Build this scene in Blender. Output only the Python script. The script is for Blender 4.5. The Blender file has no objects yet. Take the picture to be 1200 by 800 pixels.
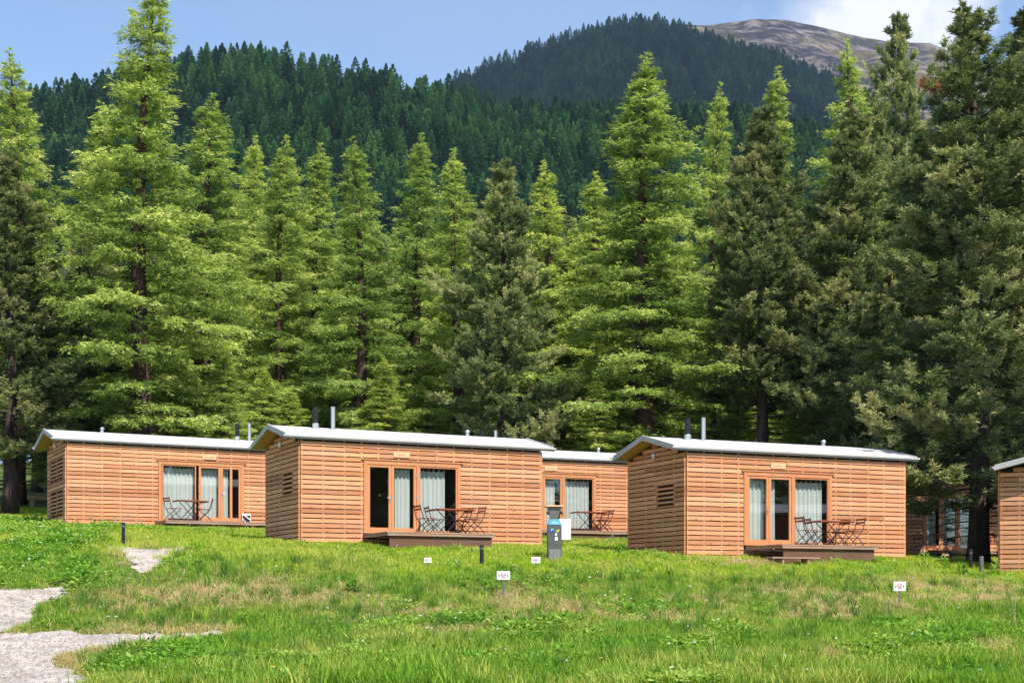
import bpy, math, random
import numpy as np
from mathutils import Vector, Matrix

random.seed(7)
SC = bpy.context.scene
COL = SC.collection
F, HZ = 1643.0, 696.6            # focal length and horizon row of the 1200x800 photograph


# ------------------------------------------------------------------ helpers
def tag(o, label=None, cat=None, group=None, kind=None):
    if label: o['label'] = label
    if cat: o['category'] = cat
    if group: o['group'] = group
    if kind: o['kind'] = kind
    return o


def empty(name, loc, rz=0.0, scale=(1, 1, 1)):
    o = bpy.data.objects.new(name, None)
    o.empty_display_size = 0.3
    COL.objects.link(o)
    o.location = loc
    o.rotation_euler = (0, 0, rz)
    o.scale = scale
    return o


def link(name, me, parent=None, loc=(0, 0, 0)):
    o = bpy.data.objects.new(name, me)
    COL.objects.link(o)
    o.location = loc
    if parent: o.parent = parent
    return o


def copy_tree(o, parent=None):
    c = o.copy()
    COL.objects.link(c)
    c.parent = parent
    for ch in list(o.children):
        copy_tree(ch, c)
    return c


class MB:
    def __init__(self): self.v, self.f, self.mi = [], [], []

    def add(self, vs, fs, mi=0):
        b = len(self.v)
        self.v += [tuple(p) for p in vs]
        self.f += [tuple(i + b for i in f) for f in fs]
        self.mi += [mi] * len(fs)
        return self

    def box(self, x0, x1, y0, y1, z0, z1, mi=0, m=None):
        vs = [(x, y, z) for z in (z0, z1) for y in (y0, y1) for x in (x0, x1)]
        if m is not None: vs = [tuple(m @ Vector(p)) for p in vs]
        return self.add(vs, [(0, 2, 3, 1), (4, 5, 7, 6), (0, 1, 5, 4), (2, 6, 7, 3), (0, 4, 6, 2), (1, 3, 7, 5)], mi)

    def prism(self, poly, n0, n1, mi=0):
        """poly of 3-D points, extruded by vector difference n1-n0"""
        n = len(poly)
        a = [tuple(Vector(p) + Vector(n0)) for p in poly]
        b = [tuple(Vector(p) + Vector(n1)) for p in poly]
        fs = [tuple(range(n))[::-1], tuple(range(n, 2 * n))]
        fs += [(i, (i + 1) % n, n + (i + 1) % n, n + i) for i in range(n)]
        return self.add(a + b, fs, mi)

    def tube(self, pts, rad, sides=8, mi=0, cap=True):
        pts = [Vector(p) for p in pts]
        if not hasattr(rad, '__len__'): rad = [rad] * len(pts)
        vs = []
        ref = Vector((0.31, 0.95, 0.05))
        for i, p in enumerate(pts):
            d = (pts[min(i + 1, len(pts) - 1)] - pts[max(i - 1, 0)]).normalized()
            r = ref if abs(d.dot(ref)) < 0.9 else Vector((1, 0, 0))
            a = d.cross(r).normalized()
            b = d.cross(a)
            for k in range(sides):
                t = 2 * math.pi * k / sides
                vs.append(p + (a * math.cos(t) + b * math.sin(t)) * rad[i])
        fs = []
        for i in range(len(pts) - 1):
            for k in range(sides):
                k2 = (k + 1) % sides
                fs.append((i * sides + k, i * sides + k2, (i + 1) * sides + k2, (i + 1) * sides + k))
        if cap:
            fs.append(tuple(range(sides))[::-1])
            fs.append(tuple((len(pts) - 1) * sides + k for k in range(sides)))
        return self.add(vs, fs, mi)

    def lathe(self, prof, cx=0, cy=0, sides=16, mi=0):
        vs = []
        for r, z in prof:
            for k in range(sides):
                t = 2 * math.pi * k / sides
                vs.append((cx + r * math.cos(t), cy + r * math.sin(t), z))
        n = len(prof)
        fs = [(i * sides + k, i * sides + (k + 1) % sides, (i + 1) * sides + (k + 1) % sides, (i + 1) * sides + k)
              for i in range(n - 1) for k in range(sides)]
        fs.append(tuple(range(sides))[::-1])
        fs.append(tuple((n - 1) * sides + k for k in range(sides)))
        return self.add(vs, fs, mi)

    def mesh(self, name, mats, bevel=0.0, smooth=False):
        me = bpy.data.meshes.new(name)
        me.from_pydata(self.v, [], self.f)
        if not isinstance(mats, (list, tuple)): mats = [mats]
        for m in mats: me.materials.append(m)
        me.polygons.foreach_set('material_index', self.mi)
        if smooth: me.polygons.foreach_set('use_smooth', [True] * len(me.polygons))
        me.update()
        return me

    def build(self, name, mats, parent=None, bevel=0.0, smooth=False, loc=(0, 0, 0)):
        o = link(name, self.mesh(name, mats, smooth=smooth), parent, loc)
        if bevel:
            b = o.modifiers.new('edge', 'BEVEL')
            b.width = bevel
            b.segments = 1
            b.limit_method = 'ANGLE'
        return o


def np_mesh(name, V, nper, mat, tone=None, fattr=None):
    """V (n,nper,3): n separate faces"""
    n = len(V)
    me = bpy.data.meshes.new(name)
    me.vertices.add(n * nper)
    me.vertices.foreach_set('co', np.ascontiguousarray(V, dtype=np.float32).ravel())
    me.loops.add(n * nper)
    me.loops.foreach_set('vertex_index', np.arange(n * nper, dtype=np.int32))
    me.polygons.add(n)
    me.polygons.foreach_set('loop_start', np.arange(0, n * nper, nper, dtype=np.int32))
    if tone is not None:
        a = me.attributes.new('tone', 'FLOAT', 'FACE')
        a.data.foreach_set('value', np.ascontiguousarray(tone, dtype=np.float32))
    for m in (mat if isinstance(mat, (list, tuple)) else [mat]): me.materials.append(m)
    me.update(calc_edges=True)
    return me


def grid_mesh(name, P, mat, smooth=True):
    """P (r,c,3)"""
    r, c = P.shape[:2]
    me = bpy.data.meshes.new(name)
    me.vertices.add(r * c)
    me.vertices.foreach_set('co', P.astype(np.float32).ravel())
    idx = np.arange(r * c).reshape(r, c)
    q = np.stack([idx[:-1, :-1], idx[:-1, 1:], idx[1:, 1:], idx[1:, :-1]], -1).reshape(-1, 4)
    me.loops.add(q.size)
    me.loops.foreach_set('vertex_index', q.astype(np.int32).ravel())
    me.polygons.add(len(q))
    me.polygons.foreach_set('loop_start', np.arange(0, q.size, 4, dtype=np.int32))
    me.polygons.foreach_set('use_smooth', np.full(len(q), smooth))
    me.materials.append(mat)
    me.update(calc_edges=True)
    return me


# value noise (numpy) used for terrain and for scattering
_G = np.random.default_rng(5).random((256, 256))


def vnoise(x, y):
    xi, yi = np.floor(x).astype(int), np.floor(y).astype(int)
    fx, fy = x - xi, y - yi
    fx, fy = fx * fx * (3 - 2 * fx), fy * fy * (3 - 2 * fy)
    g = lambda a, b: _G[a % 256, b % 256]
    return ((g(xi, yi) * (1 - fx) + g(xi + 1, yi) * fx) * (1 - fy) +
            (g(xi, yi + 1) * (1 - fx) + g(xi + 1, yi + 1) * fx) * fy)


def fbm(x, y, o=4):
    x, y = np.asarray(x, float), np.asarray(y, float)
    s, a, t = 0, 1, 0
    for i in range(o):
        s = s + a * vnoise(x * 2 ** i + 17.3 * i, y * 2 ** i + 9.1 * i)
        t += a
        a *= 0.5
    return s / t


# ------------------------------------------------------------------ materials
def new_mat(name):
    m = bpy.data.materials.new(name)
    m.use_nodes = True
    nt = m.node_tree
    nt.nodes.clear()
    out = nt.nodes.new('ShaderNodeOutputMaterial')
    return m, nt, out


def N(nt, typ, **kw):
    n = nt.nodes.new(typ)
    for k, v in kw.items():
        if k.startswith('i_'):
            n.inputs[k[2:].replace('_', ' ')].default_value = v
        else:
            setattr(n, k, v)
    return n


def ramp(nt, fac, stops, interp='LINEAR'):
    r = nt.nodes.new('ShaderNodeValToRGB')
    cr = r.color_ramp
    cr.interpolation = interp
    while len(cr.elements) < len(stops): cr.elements.new(0.5)
    for e, (p, c) in zip(cr.elements, stops):
        e.position = p
        e.color = (*c, 1) if len(c) == 3 else c
    nt.links.new(fac, r.inputs[0])
    return r.outputs[0]


def mixc(nt, fac, a, b, mode='MIX'):
    n = nt.nodes.new('ShaderNodeMix')
    n.data_type = 'RGBA'
    n.blend_type = mode
    for s, v in ((n.inputs[0], fac), (n.inputs[6], a), (n.inputs[7], b)):
        if isinstance(v, (int, float)): s.default_value = v
        elif isinstance(v, tuple): s.default_value = (*v, 1)
        else: nt.links.new(v, s)
    return n.outputs[2]


def noise(nt, vec, scale, detail=4, rough=0.55, mapscale=None):
    n = N(nt, 'ShaderNodeTexNoise')
    n.inputs['Scale'].default_value = scale
    n.inputs['Detail'].default_value = detail
    n.inputs['Roughness'].default_value = rough
    if mapscale:
        mp = N(nt, 'ShaderNodeMapping')
        mp.inputs['Scale'].default_value = mapscale
        nt.links.new(vec, mp.inputs['Vector'])
        vec = mp.outputs[0]
    nt.links.new(vec, n.inputs['Vector'])
    return n.outputs['Fac']


def principled(nt, out, color, rough=0.6, metal=0.0, spec=0.4, bump=None, bump_d=0.02):
    p = N(nt, 'ShaderNodeBsdfPrincipled')
    if isinstance(color, tuple): p.inputs['Base Color'].default_value = (*color, 1)
    else: nt.links.new(color, p.inputs['Base Color'])
    if isinstance(rough, (int, float)): p.inputs['Roughness'].default_value = rough
    else: nt.links.new(rough, p.inputs['Roughness'])
    p.inputs['Metallic'].default_value = metal
    p.inputs['Specular IOR Level'].default_value = spec
    if bump is not None:
        b = N(nt, 'ShaderNodeBump')
        b.inputs['Strength'].default_value = 0.6
        b.inputs['Distance'].default_value = bump_d
        nt.links.new(bump, b.inputs['Height'])
        nt.links.new(b.outputs[0], p.inputs['Normal'])
    nt.links.new(p.outputs[0], out.inputs[0])
    return p


def plain(name, col, rough=0.6, metal=0.0, var=0.12, scale=6.0, spec=0.4):
    m, nt, out = new_mat(name)
    tc = N(nt, 'ShaderNodeTexCoord')
    n = noise(nt, tc.outputs['Object'], scale, 5)
    dk = tuple(c * (1 - var * 1.6) for c in col)
    lt = tuple(min(1, c * (1 + var)) for c in col)
    c = ramp(nt, n, [(0.3, dk), (0.7, lt)])
    principled(nt, out, c, rough, metal, spec)
    return m


def wood(name, base, var=0.25, mapscale=(2.2, 2.2, 60), knots=True, rough=0.75, island=True, grey=0.0):
    m, nt, out = new_mat(name)
    tc = N(nt, 'ShaderNodeTexCoord')
    g = noise(nt, tc.outputs['Object'], 1.0, 6, 0.6, mapscale)
    dk = tuple(c * (1 - var) for c in base)
    lt = tuple(min(1, c * (1 + var * 0.7)) for c in base)
    c = ramp(nt, g, [(0.32, dk), (0.68, lt)])
    if island:
        geo = N(nt, 'ShaderNodeNewGeometry')
        rnd = geo.outputs['Random Per Island']
        t = ramp(nt, rnd, [(0.0, (0.66, 0.58, 0.52)), (0.3, (0.92, 0.88, 0.86)), (0.6, (1.05, 1.04, 1.04)), (0.86, (1.16, 1.2, 1.26)), (1.0, (1.0, 0.86, 0.76))])
        c = mixc(nt, 1.0, c, t, 'MULTIPLY')
    if knots:
        k = noise(nt, tc.outputs['Object'], 1.0, 2, 0.5, (7, 7, 18))
        kr = ramp(nt, k, [(0.67, (0, 0, 0)), (0.74, (1, 1, 1))])
        c = mixc(nt, kr, c, tuple(b * 0.35 for b in base))
    if grey:
        w = noise(nt, tc.outputs['Object'], 0.8, 5, 0.6, (1, 1, 1))
        wr = ramp(nt, w, [(0.45, (0, 0, 0)), (0.75, (grey, grey, grey))])
        c = mixc(nt, wr, c, (0.36, 0.31, 0.27))
    principled(nt, out, c, rough, 0, 0.25, bump=g, bump_d=0.004)
    return m


def leafmat(name, dark, light, tip, transl=0.35, obj_var=0.35, hue=(1.0, 1.0, 1.0), patchy=False):
    m, nt, out = new_mat(name)
    at = N(nt, 'ShaderNodeAttribute', attribute_name='tone')
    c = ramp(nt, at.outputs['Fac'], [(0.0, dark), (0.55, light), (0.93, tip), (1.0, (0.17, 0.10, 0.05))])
    oi = N(nt, 'ShaderNodeObjectInfo')
    v = ramp(nt, oi.outputs['Random'], [(0, tuple(1 - obj_var * h for h in hue)), (1, (1.0 + obj_var * .35,) * 3)])
    c = mixc(nt, 1.0, c, v, 'MULTIPLY')
    if patchy:
        geo = N(nt, 'ShaderNodeNewGeometry')
        pn = noise(nt, geo.outputs['Position'], 0.016, 4, 0.6)
        c = mixc(nt, 1.0, c, ramp(nt, pn, [(0.38, (0.55, 0.62, 0.75)), (0.5, (1.0, 1.0, 1.0)), (0.62, (1.75, 1.5, 1.05))]), 'MULTIPLY')
    d = N(nt, 'ShaderNodeBsdfDiffuse')
    t = N(nt, 'ShaderNodeBsdfTranslucent')
    nt.links.new(c, d.inputs[0])
    c2 = mixc(nt, 1.0, c, (1.12, 1.18, 0.75), 'MULTIPLY')
    nt.links.new(c2, t.inputs[0])
    mx = N(nt, 'ShaderNodeMixShader')
    mx.inputs[0].default_value = transl
    nt.links.new(d.outputs[0], mx.inputs[1])
    nt.links.new(t.outputs[0], mx.inputs[2])
    nt.links.new(mx.outputs[0], out.inputs[0])
    return m


M = {}
M['cladding'] = wood('larch_cladding', (0.635, 0.295, 0.145), var=0.26, grey=0.2)
M['batten'] = wood('larch_batten', (0.48, 0.22, 0.108), var=0.15, knots=False)
M['joinery'] = wood('joinery_wood', (0.52, 0.225, 0.10), var=0.10, mapscale=(9, 9, 2.0), knots=False, island=False, rough=0.5)
M['soffit'] = wood('soffit_wood', (0.60, 0.34, 0.13), var=0.12, mapscale=(2, 14, 14), knots=True, island=False)
M['deck'] = wood('deck_wood', (0.33, 0.20, 0.135), var=0.25, mapscale=(1.5, 30, 30), knots=False, grey=0.7)
M['skirt'] = wood('skirt_wood', (0.13, 0.07, 0.042), var=0.25, mapscale=(1.5, 30, 30), knots=False, grey=0.1)
M['redwood'] = wood('furniture_wood', (0.30, 0.085, 0.045), var=0.2, mapscale=(2, 30, 10), knots=False, rough=0.5)
M['membrane'] = plain('dark_membrane', (0.03, 0.018, 0.012), 0.9)
M['interior'] = plain('interior_wood', (0.16, 0.10, 0.065), 0.8)
M['roofmetal'] = plain('roof_sheet', (0.52, 0.515, 0.52), 0.55, 0.0, 0.05, 1.2)
M['trim'] = plain('roof_trim', (0.42, 0.40, 0.39), 0.5, 0.0, 0.06, 2)
M['black'] = plain('black_metal', (0.022, 0.022, 0.028), 0.45, 0.3)
M['steel'] = plain('flue_steel', (0.55, 0.55, 0.56), 0.35, 0.7, 0.08)
M['darkframe'] = plain('chair_metal', (0.028, 0.026, 0.045), 0.45, 0.2)
M['white'] = plain('white_paint', (0.78, 0.77, 0.75), 0.5, 0, 0.04)
M['red'] = plain('sign_red', (0.62, 0.04, 0.06), 0.6)
M['inkblue'] = plain('sign_ink', (0.10, 0.09, 0.22), 0.6)
M['postgrey'] = plain('post_grey', (0.16, 0.15, 0.14), 0.6, 0.2)
M['pillar'] = plain('pillar_grey', (0.11, 0.11, 0.105), 0.5, 0.35, 0.12, 14)
M['pillarlight'] = plain('pillar_panel', (0.22, 0.215, 0.20), 0.5, 0.3, 0.12, 14)
M['blue'] = plain('sticker_blue', (0.03, 0.30, 0.55), 0.5)
M['navy'] = plain('sticker_navy', (0.02, 0.09, 0.40), 0.5)
M['lime'] = plain('sticker_lime', (0.35, 0.55, 0.05), 0.5)
M['plaque'] = wood('plaque_wood', (0.72, 0.42, 0.25), var=0.1, knots=False, island=False)
M['engrave'] = plain('plaque_engraving', (0.40, 0.20, 0.11), 0.8)
M['concrete'] = plain('concrete', (0.30, 0.29, 0.27), 0.9, 0, 0.2, 9)
M['stump'] = wood('stump_wood', (0.40, 0.28, 0.17), var=0.3, knots=False, grey=0.8)
M['rust'] = plain('dead_needles', (0.28, 0.09, 0.035), 0.9)


def curtain_mat():
    m, nt, out = new_mat('curtain_cloth')
    tc = N(nt, 'ShaderNodeTexCoord')
    n = noise(nt, tc.outputs['Object'], 1.0, 3, 0.5, (40, 40, 1))
    c = ramp(nt, n, [(0.3, (0.56, 0.595, 0.555)), (0.7, (0.68, 0.715, 0.675))])
    d = N(nt, 'ShaderNodeBsdfDiffuse')
    t = N(nt, 'ShaderNodeBsdfTranslucent')
    nt.links.new(c, d.inputs[0]); nt.links.new(c, t.inputs[0])
    mx = N(nt, 'ShaderNodeMixShader'); mx.inputs[0].default_value = 0.2
    nt.links.new(d.outputs[0], mx.inputs[1]); nt.links.new(t.outputs[0], mx.inputs[2])
    nt.links.new(mx.outputs[0], out.inputs[0])
    return m


def glass_mat():
    m, nt, out = new_mat('window_glass')
    tr = N(nt, 'ShaderNodeBsdfTransparent'); tr.inputs[0].default_value = (0.965, 0.98, 0.975, 1)
    gl = N(nt, 'ShaderNodeBsdfGlossy'); gl.inputs['Roughness'].default_value = 0.02
    gl.inputs['Color'].default_value = (0.95, 0.97, 1, 1)
    lw = N(nt, 'ShaderNodeLayerWeight'); lw.inputs[0].default_value = 0.5
    pw = N(nt, 'ShaderNodeMath', operation='POWER'); nt.links.new(lw.outputs['Facing'], pw.inputs[0]); pw.inputs[1].default_value = 4.0
    fr = N(nt, 'ShaderNodeMath', operation='MULTIPLY_ADD'); nt.links.new(pw.outputs[0], fr.inputs[0]); fr.inputs[1].default_value = 0.85; fr.inputs[2].default_value = 0.055
    mx = N(nt, 'ShaderNodeMixShader')
    nt.links.new(fr.outputs[0], mx.inputs[0])
    nt.links.new(tr.outputs[0], mx.inputs[1]); nt.links.new(gl.outputs[0], mx.inputs[2])
    nt.links.new(mx.outputs[0], out.inputs[0])
    return m


M['curtain'] = curtain_mat()
M['glass'] = glass_mat()


def bark(name, a, b):
    m, nt, out = new_mat(name)
    tc = N(nt, 'ShaderNodeTexCoord')
    n = noise(nt, tc.outputs['Object'], 1.0, 6, 0.65, (9, 9, 1.6))
    c = ramp(nt, n, [(0.3, a), (0.7, b)])
    principled(nt, out, c, 0.95, 0, 0.1, bump=n, bump_d=0.05)
    return m


M['bark_larch'] = bark('larch_bark', (0.030, 0.018, 0.014), (0.105, 0.066, 0.050))
M['bark_pine'] = bark('pine_bark', (0.028, 0.020, 0.017), (0.10, 0.074, 0.062))
M['larch'] = leafmat('larch_needles', (0.14, 0.205, 0.046), (0.43, 0.505, 0.122), (0.76, 0.76, 0.25), 0.36, 0.30, (1.0, 0.62, 0.5))
M['pine'] = leafmat('pine_needles', (0.062, 0.108, 0.044), (0.230, 0.280, 0.115), (0.56, 0.54, 0.26), 0.28, 0.22)
M['hilltree'] = leafmat('hill_needles', (0.020, 0.060, 0.025), (0.050, 0.125, 0.042), (0.10, 0.19, 0.06), 0.25, 0.82, (1.0, 0.86, 0.78), True)

M['fartree'] = leafmat('far_hill_needles', (0.008, 0.032, 0.022), (0.020, 0.068, 0.040), (0.045, 0.105, 0.052), 0.2, 0.6, (1.0, 0.9, 0.85), True)


def groundmat():
    m, nt, out = new_mat('meadow_soil')
    geo = N(nt, 'ShaderNodeNewGeometry')
    n1 = noise(nt, geo.outputs['Position'], 0.55, 5, 0.6)
    n2 = noise(nt, geo.outputs['Position'], 7.0, 6, 0.7)
    c1 = ramp(nt, n2, [(0.3, (0.035, 0.06, 0.012)), (0.7, (0.10, 0.15, 0.03))])
    c2 = ramp(nt, n2, [(0.3, (0.13, 0.095, 0.05)), (0.7, (0.30, 0.23, 0.12))])
    f = ramp(nt, n1, [(0.52, (0, 0, 0)), (0.62, (1, 1, 1))])
    c = mixc(nt, f, c1, c2)
    principled(nt, out, c, 0.95, 0, 0.1, bump=n2, bump_d=0.05)
    return m


def grassmat(name, a, b, dry, dryness):
    m, nt, out = new_mat(name)
    geo = N(nt, 'ShaderNodeNewGeometry')
    oi = N(nt, 'ShaderNodeObjectInfo')
    n1 = noise(nt, geo.outputs['Position'], 0.5, 4, 0.6)
    n2 = noise(nt, geo.outputs['Position'], 2.6, 4, 0.6)
    ad = N(nt, 'ShaderNodeMath', operation='ADD')
    nt.links.new(n2, ad.inputs[0])
    mu = N(nt, 'ShaderNodeMath', operation='MULTIPLY_ADD')
    nt.links.new(oi.outputs['Random'], mu.inputs[0]); mu.inputs[1].default_value = 0.5; mu.inputs[2].default_value = -0.25
    nt.links.new(mu.outputs[0], ad.inputs[1])
    c = ramp(nt, ad.outputs[0], [(0.25, a), (0.75, b)])
    ad2 = N(nt, 'ShaderNodeMath', operation='ADD')
    mu2 = N(nt, 'ShaderNodeMath', operation='MULTIPLY_ADD')
    nt.links.new(oi.outputs['Random'], mu2.inputs[0]); mu2.inputs[1].default_value = 0.3; mu2.inputs[2].default_value = -0.15
    nt.links.new(n1, ad2.inputs[0]); nt.links.new(mu2.outputs[0], ad2.inputs[1])
    f = ramp(nt, ad2.outputs[0], [(1 - dryness - 0.12, (0, 0, 0)), (1 - dryness + 0.12, (1, 1, 1))])
    c = mixc(nt, f, c, dry)
    d = N(nt, 'ShaderNodeBsdfDiffuse'); t = N(nt, 'ShaderNodeBsdfTranslucent')
    nt.links.new(c, d.inputs[0])
    c2 = mixc(nt, 1.0, c, (1.2, 1.25, 0.6), 'MULTIPLY')
    nt.links.new(c2, t.inputs[0])
    mx = N(nt, 'ShaderNodeMixShader'); mx.inputs[0].default_value = 0.4
    nt.links.new(d.outputs[0], mx.inputs[1]); nt.links.new(t.outputs[0], mx.inputs[2])
    nt.links.new(mx.outputs[0], out.inputs[0])
    return m


M['ground'] = groundmat()
M['grass'] = grassmat('grass_blades', (0.115, 0.255, 0.03), (0.28, 0.45, 0.055), (0.47, 0.49, 0.12), 0.42)
M['tallgrass'] = grassmat('tall_blades', (0.06, 0.16, 0.025), (0.16, 0.30, 0.05), (0.34, 0.36, 0.11), 0.38)
M['lawn'] = grassmat('lawn_blades', (0.22, 0.38, 0.024), (0.40, 0.55, 0.045), (0.53, 0.54, 0.12), 0.46)
M['herb'] = grassmat('herb_leaves', (0.085, 0.22, 0.03), (0.23, 0.42, 0.06), (0.34, 0.46, 0.10), 0.45)
M['straw'] = grassmat('dry_straw', (0.46, 0.36, 0.19), (0.68, 0.56, 0.32), (0.40, 0.40, 0.13), 0.35)


def gravelmat():
    m, nt, out = new_mat('gravel_path')
    geo = N(nt, 'ShaderNodeNewGeometry')
    n1 = noise(nt, geo.outputs['Position'], 1.6, 7, 0.72)
    v = N(nt, 'ShaderNodeTexVoronoi'); v.inputs['Scale'].default_value = 22
    nt.links.new(geo.outputs['Position'], v.inputs['Vector'])
    c1 = ramp(nt, n1, [(0.32, (0.20, 0.155, 0.12)), (0.5, (0.42, 0.365, 0.32)), (0.7, (0.54, 0.48, 0.43))])
    vb = ramp(nt, v.outputs['Distance'], [(0.0, (.68, .67, .66)), (0.6, (.36, .35, .34))])
    c2 = mixc(nt, 0.55, c1, vb, 'OVERLAY')
    principled(nt, out, c2, 0.95, 0, 0.1, bump=v.outputs['Distance'], bump_d=0.03)
    return m


M['gravel'] = gravelmat()
M['stone'] = plain('gravel_stone', (0.33, 0.30, 0.28), 0.9, 0, 0.4, 30)


def hillmat():
    m, nt, out = new_mat('forest_floor')
    geo = N(nt, 'ShaderNodeNewGeometry')
    n1 = noise(nt, geo.outputs['Position'], 0.03, 6, 0.6)
    c = ramp(nt, n1, [(0.3, (0.012, 0.022, 0.012)), (0.7, (0.035, 0.05, 0.022))])
    principled(nt, out, c, 0.95, 0, 0.1)
    return m


def rockmat():
    m, nt, out = new_mat('alpine_rock')
    geo = N(nt, 'ShaderNodeNewGeometry')
    n1 = noise(nt, geo.outputs['Position'], 0.006, 7, 0.62)
    n2 = noise(nt, geo.outputs['Position'], 0.02, 9, 0.72)
    turf = ramp(nt, n2, [(0.35, (0.036, 0.029, 0.016)), (0.5, (0.11, 0.09, 0.036)), (0.68, (0.27, 0.21, 0.10))])
    rock = ramp(nt, n2, [(0.42, (0.018, 0.014, 0.018)), (0.5, (0.052, 0.04, 0.04)), (0.62, (0.22, 0.185, 0.18))])
    f = ramp(nt, n1, [(0.42, (0, 0, 0)), (0.54, (1, 1, 1))])
    c = mixc(nt, f, turf, rock)
    n3 = noise(nt, geo.outputs['Position'], 0.011, 3, 0.5)
    sn = ramp(nt, n3, [(0.735, (0, 0, 0)), (0.75, (1, 1, 1))])
    c = mixc(nt, sn, c, (0.75, 0.76, 0.8))
    principled(nt, out, c, 0.95, 0, 0.1, bump=n2, bump_d=30.0)
    return m


M['hill'] = hillmat()
M['rock'] = rockmat()

# ------------------------------------------------------------------ terrain
L_, W_, H_ = 7.83, 3.41, 3.0
RISE = 0.42
CABINS = {                       # corner X, Y, base Z, angle
    'A': (-15.47, 48.70, 2.34, 28.3), 'B': (-6.13, 40.59, 1.52, 26.1), 'C': (5.00, 40.30, 1.15, 23.8),
    'D': (-1.40, 51.96, 2.13, 24.0), 'E': (13.73, 52.20, 1.39, 24.0), 'F': (17.45, 39.78, 0.62, 69.0), 'G': (20.5, 31.0, 0.10, 40.0)}
PY = np.array([-200, 5, 20, 22.5, 25, 27, 29, 32, 35, 38, 40.5, 45, 50, 55, 65, 80, 130, 450, 5000.])
PZ = np.array([-1.8, -1.7, -1.52, -1.40, -1.12, -0.86, -0.58, 0.0, 0.50, 0.95, 1.32, 1.75, 2.1, 2.4, 3.3, 5.0, 11.0, 40.0, 300.])


def sstep(a, b, x):
    t = np.clip((x - a) / (b - a), 0, 1)
    return t * t * (3 - 2 * t)


def _z0(x, y):
    z = np.interp(y, PY, PZ)
    z = z - 0.035 * np.clip(x + 3, -30, 30) * sstep(25, 38, y) * (1 - sstep(70, 120, y))
    z = z + (fbm(x * 0.35 + 40, y * 0.35 + 40, 3) - 0.5) * 0.28 * (1 - 0.6 * sstep(36, 40, y))
    z = z + (fbm(x * 1.7 + 3, y * 1.7 + 80, 3) - 0.5) * 0.10
    z = z + (fbm(x * 0.05, y * 0.05, 3) - 0.5) * 6 * sstep(90, 200, y)
    return z


_CC = []
for k, (cx, cy, cz, a) in CABINS.items():
    a = math.radians(a)
    for fs, ft in ((0.15, 0.1), (0.5, 0.1), (0.85, 0.1), (0.15, 0.9), (0.85, 0.9)):
        px = cx + fs * L_ * math.cos(a) - ft * W_ * math.sin(a)
        py = cy + fs * L_ * math.sin(a) + ft * W_ * math.cos(a)
        _CC.append((px, py, cz + 0.03 + (0.06 if k == 'A' else 0)))
_CC = np.array(_CC)
_CD = _CC[:, 2] - _z0(_CC[:, 0], _CC[:, 1])


def terrain(x, y):
    x, y = np.asarray(x, float), np.asarray(y, float)
    z = _z0(x, y)
    num = np.zeros_like(z); den = np.full_like(z, 0.15)
    for (px, py, _), d in zip(_CC, _CD):
        w = np.exp(-((x - px) ** 2 + (y - py) ** 2) / (2 * 1.9 ** 2))
        num += w * d; den += w
    return z + num / den


def tz(x, y): return float(terrain(np.array([x]), np.array([y]))[0])


def ray_ground(px, py):
    """where the sight line through a photo pixel meets the meadow"""
    m, k = (px - 600) / F, (HZ - py) / F
    y = np.arange(18, 75, 0.05)
    d = terrain(m * y, y) - k * y
    i = np.argmax(d >= 0)
    return m * y[i], y[i]


yy = np.concatenate([np.arange(-60, 15, 5), np.arange(15, 62, 0.3), np.arange(62, 140, 2), np.geomspace(140, 5000, 40)])
xr = np.concatenate([np.arange(0, 26, 0.3), np.arange(26, 80, 2), np.geomspace(80, 4000, 30)])
xx = np.concatenate([-xr[:0:-1], xr])
GX, GY = np.meshgrid(xx, yy)
gz = terrain(GX.ravel(), GY.ravel()).reshape(GX.shape)
tag(link('ground', grid_mesh('ground', np.stack([GX, GY, gz], -1), M['ground'])), kind='structure')


# ------------------------------------------------------------------ mountains
def ridge_surface(name, sky, yr, y0, z0, mat, label, rough=1.0, ncol=220, nrow=60, back=0.35):
    px = np.linspace(sky[0][0], sky[-1][0], ncol)
    py = np.interp(px, [s[0] for s in sky], [s[1] for s in sky])
    m = (px - 600) / F
    t = np.linspace(0, 1.5, nrow)
    P = np.zeros((nrow, ncol, 3))
    for i, tt in enumerate(t):
        Y = y0 + (yr - y0) * tt
        zt = (HZ - py) / F * yr
        zz = z0 + (zt - z0) * (tt if tt <= 1 else 1 - back * (tt - 1) * 2)
        X = m * Y
        nz = (fbm(X / (yr * 0.09) + 11, np.full_like(X, Y / (yr * 0.09)), 5) - 0.5) * yr * 0.05 * rough
        env = 1.0 if tt < 0.85 else max(0.15, 1 - (tt - 0.85) / 0.15)
        P[i, :, 0] = X; P[i, :, 1] = Y; P[i, :, 2] = zz + nz * env
    o = link(name, grid_mesh(name, P, mat))
    tag(o, kind='structure')
    return P


near_sky = [(-400, 170), (0, 145), (50, 134), (100, 122), (230, 93), (262, 87), (340, 95), (430, 110), (530, 130), (600, 150),
            (700, 156), (850, 160), (950, 178), (1100, 205), (1500, 270)]
far_sky = [(300, 210), (440, 150), (535, 100), (580, 83), (620, 68), (680, 48), (720, 40), (760, 33), (790, 40), (850, 62),
           (900, 76), (940, 87), (970, 100), (1010, 125), (1100, 170), (1500, 260)]
rock_sky = [(200, 260), (700, 62), (790, 29), (830, 31), (880, 26), (920, 25), (960, 31), (1000, 38), (1040, 45), (1090, 49),
            (1110, 58), (1160, 75), (1300, 110), (1600, 200)]
PN = ridge_surface('hill', near_sky, 790, 330, 30, M['hill'], '', 0.9)
PF = ridge_surface('hill', far_sky, 1900, 1150, 240, M['hill'], '', 0.9)
PR = ridge_surface('mountain', rock_sky, 3200, 1900, 520, M['rock'], '', 0.9, 520, 260)


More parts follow.
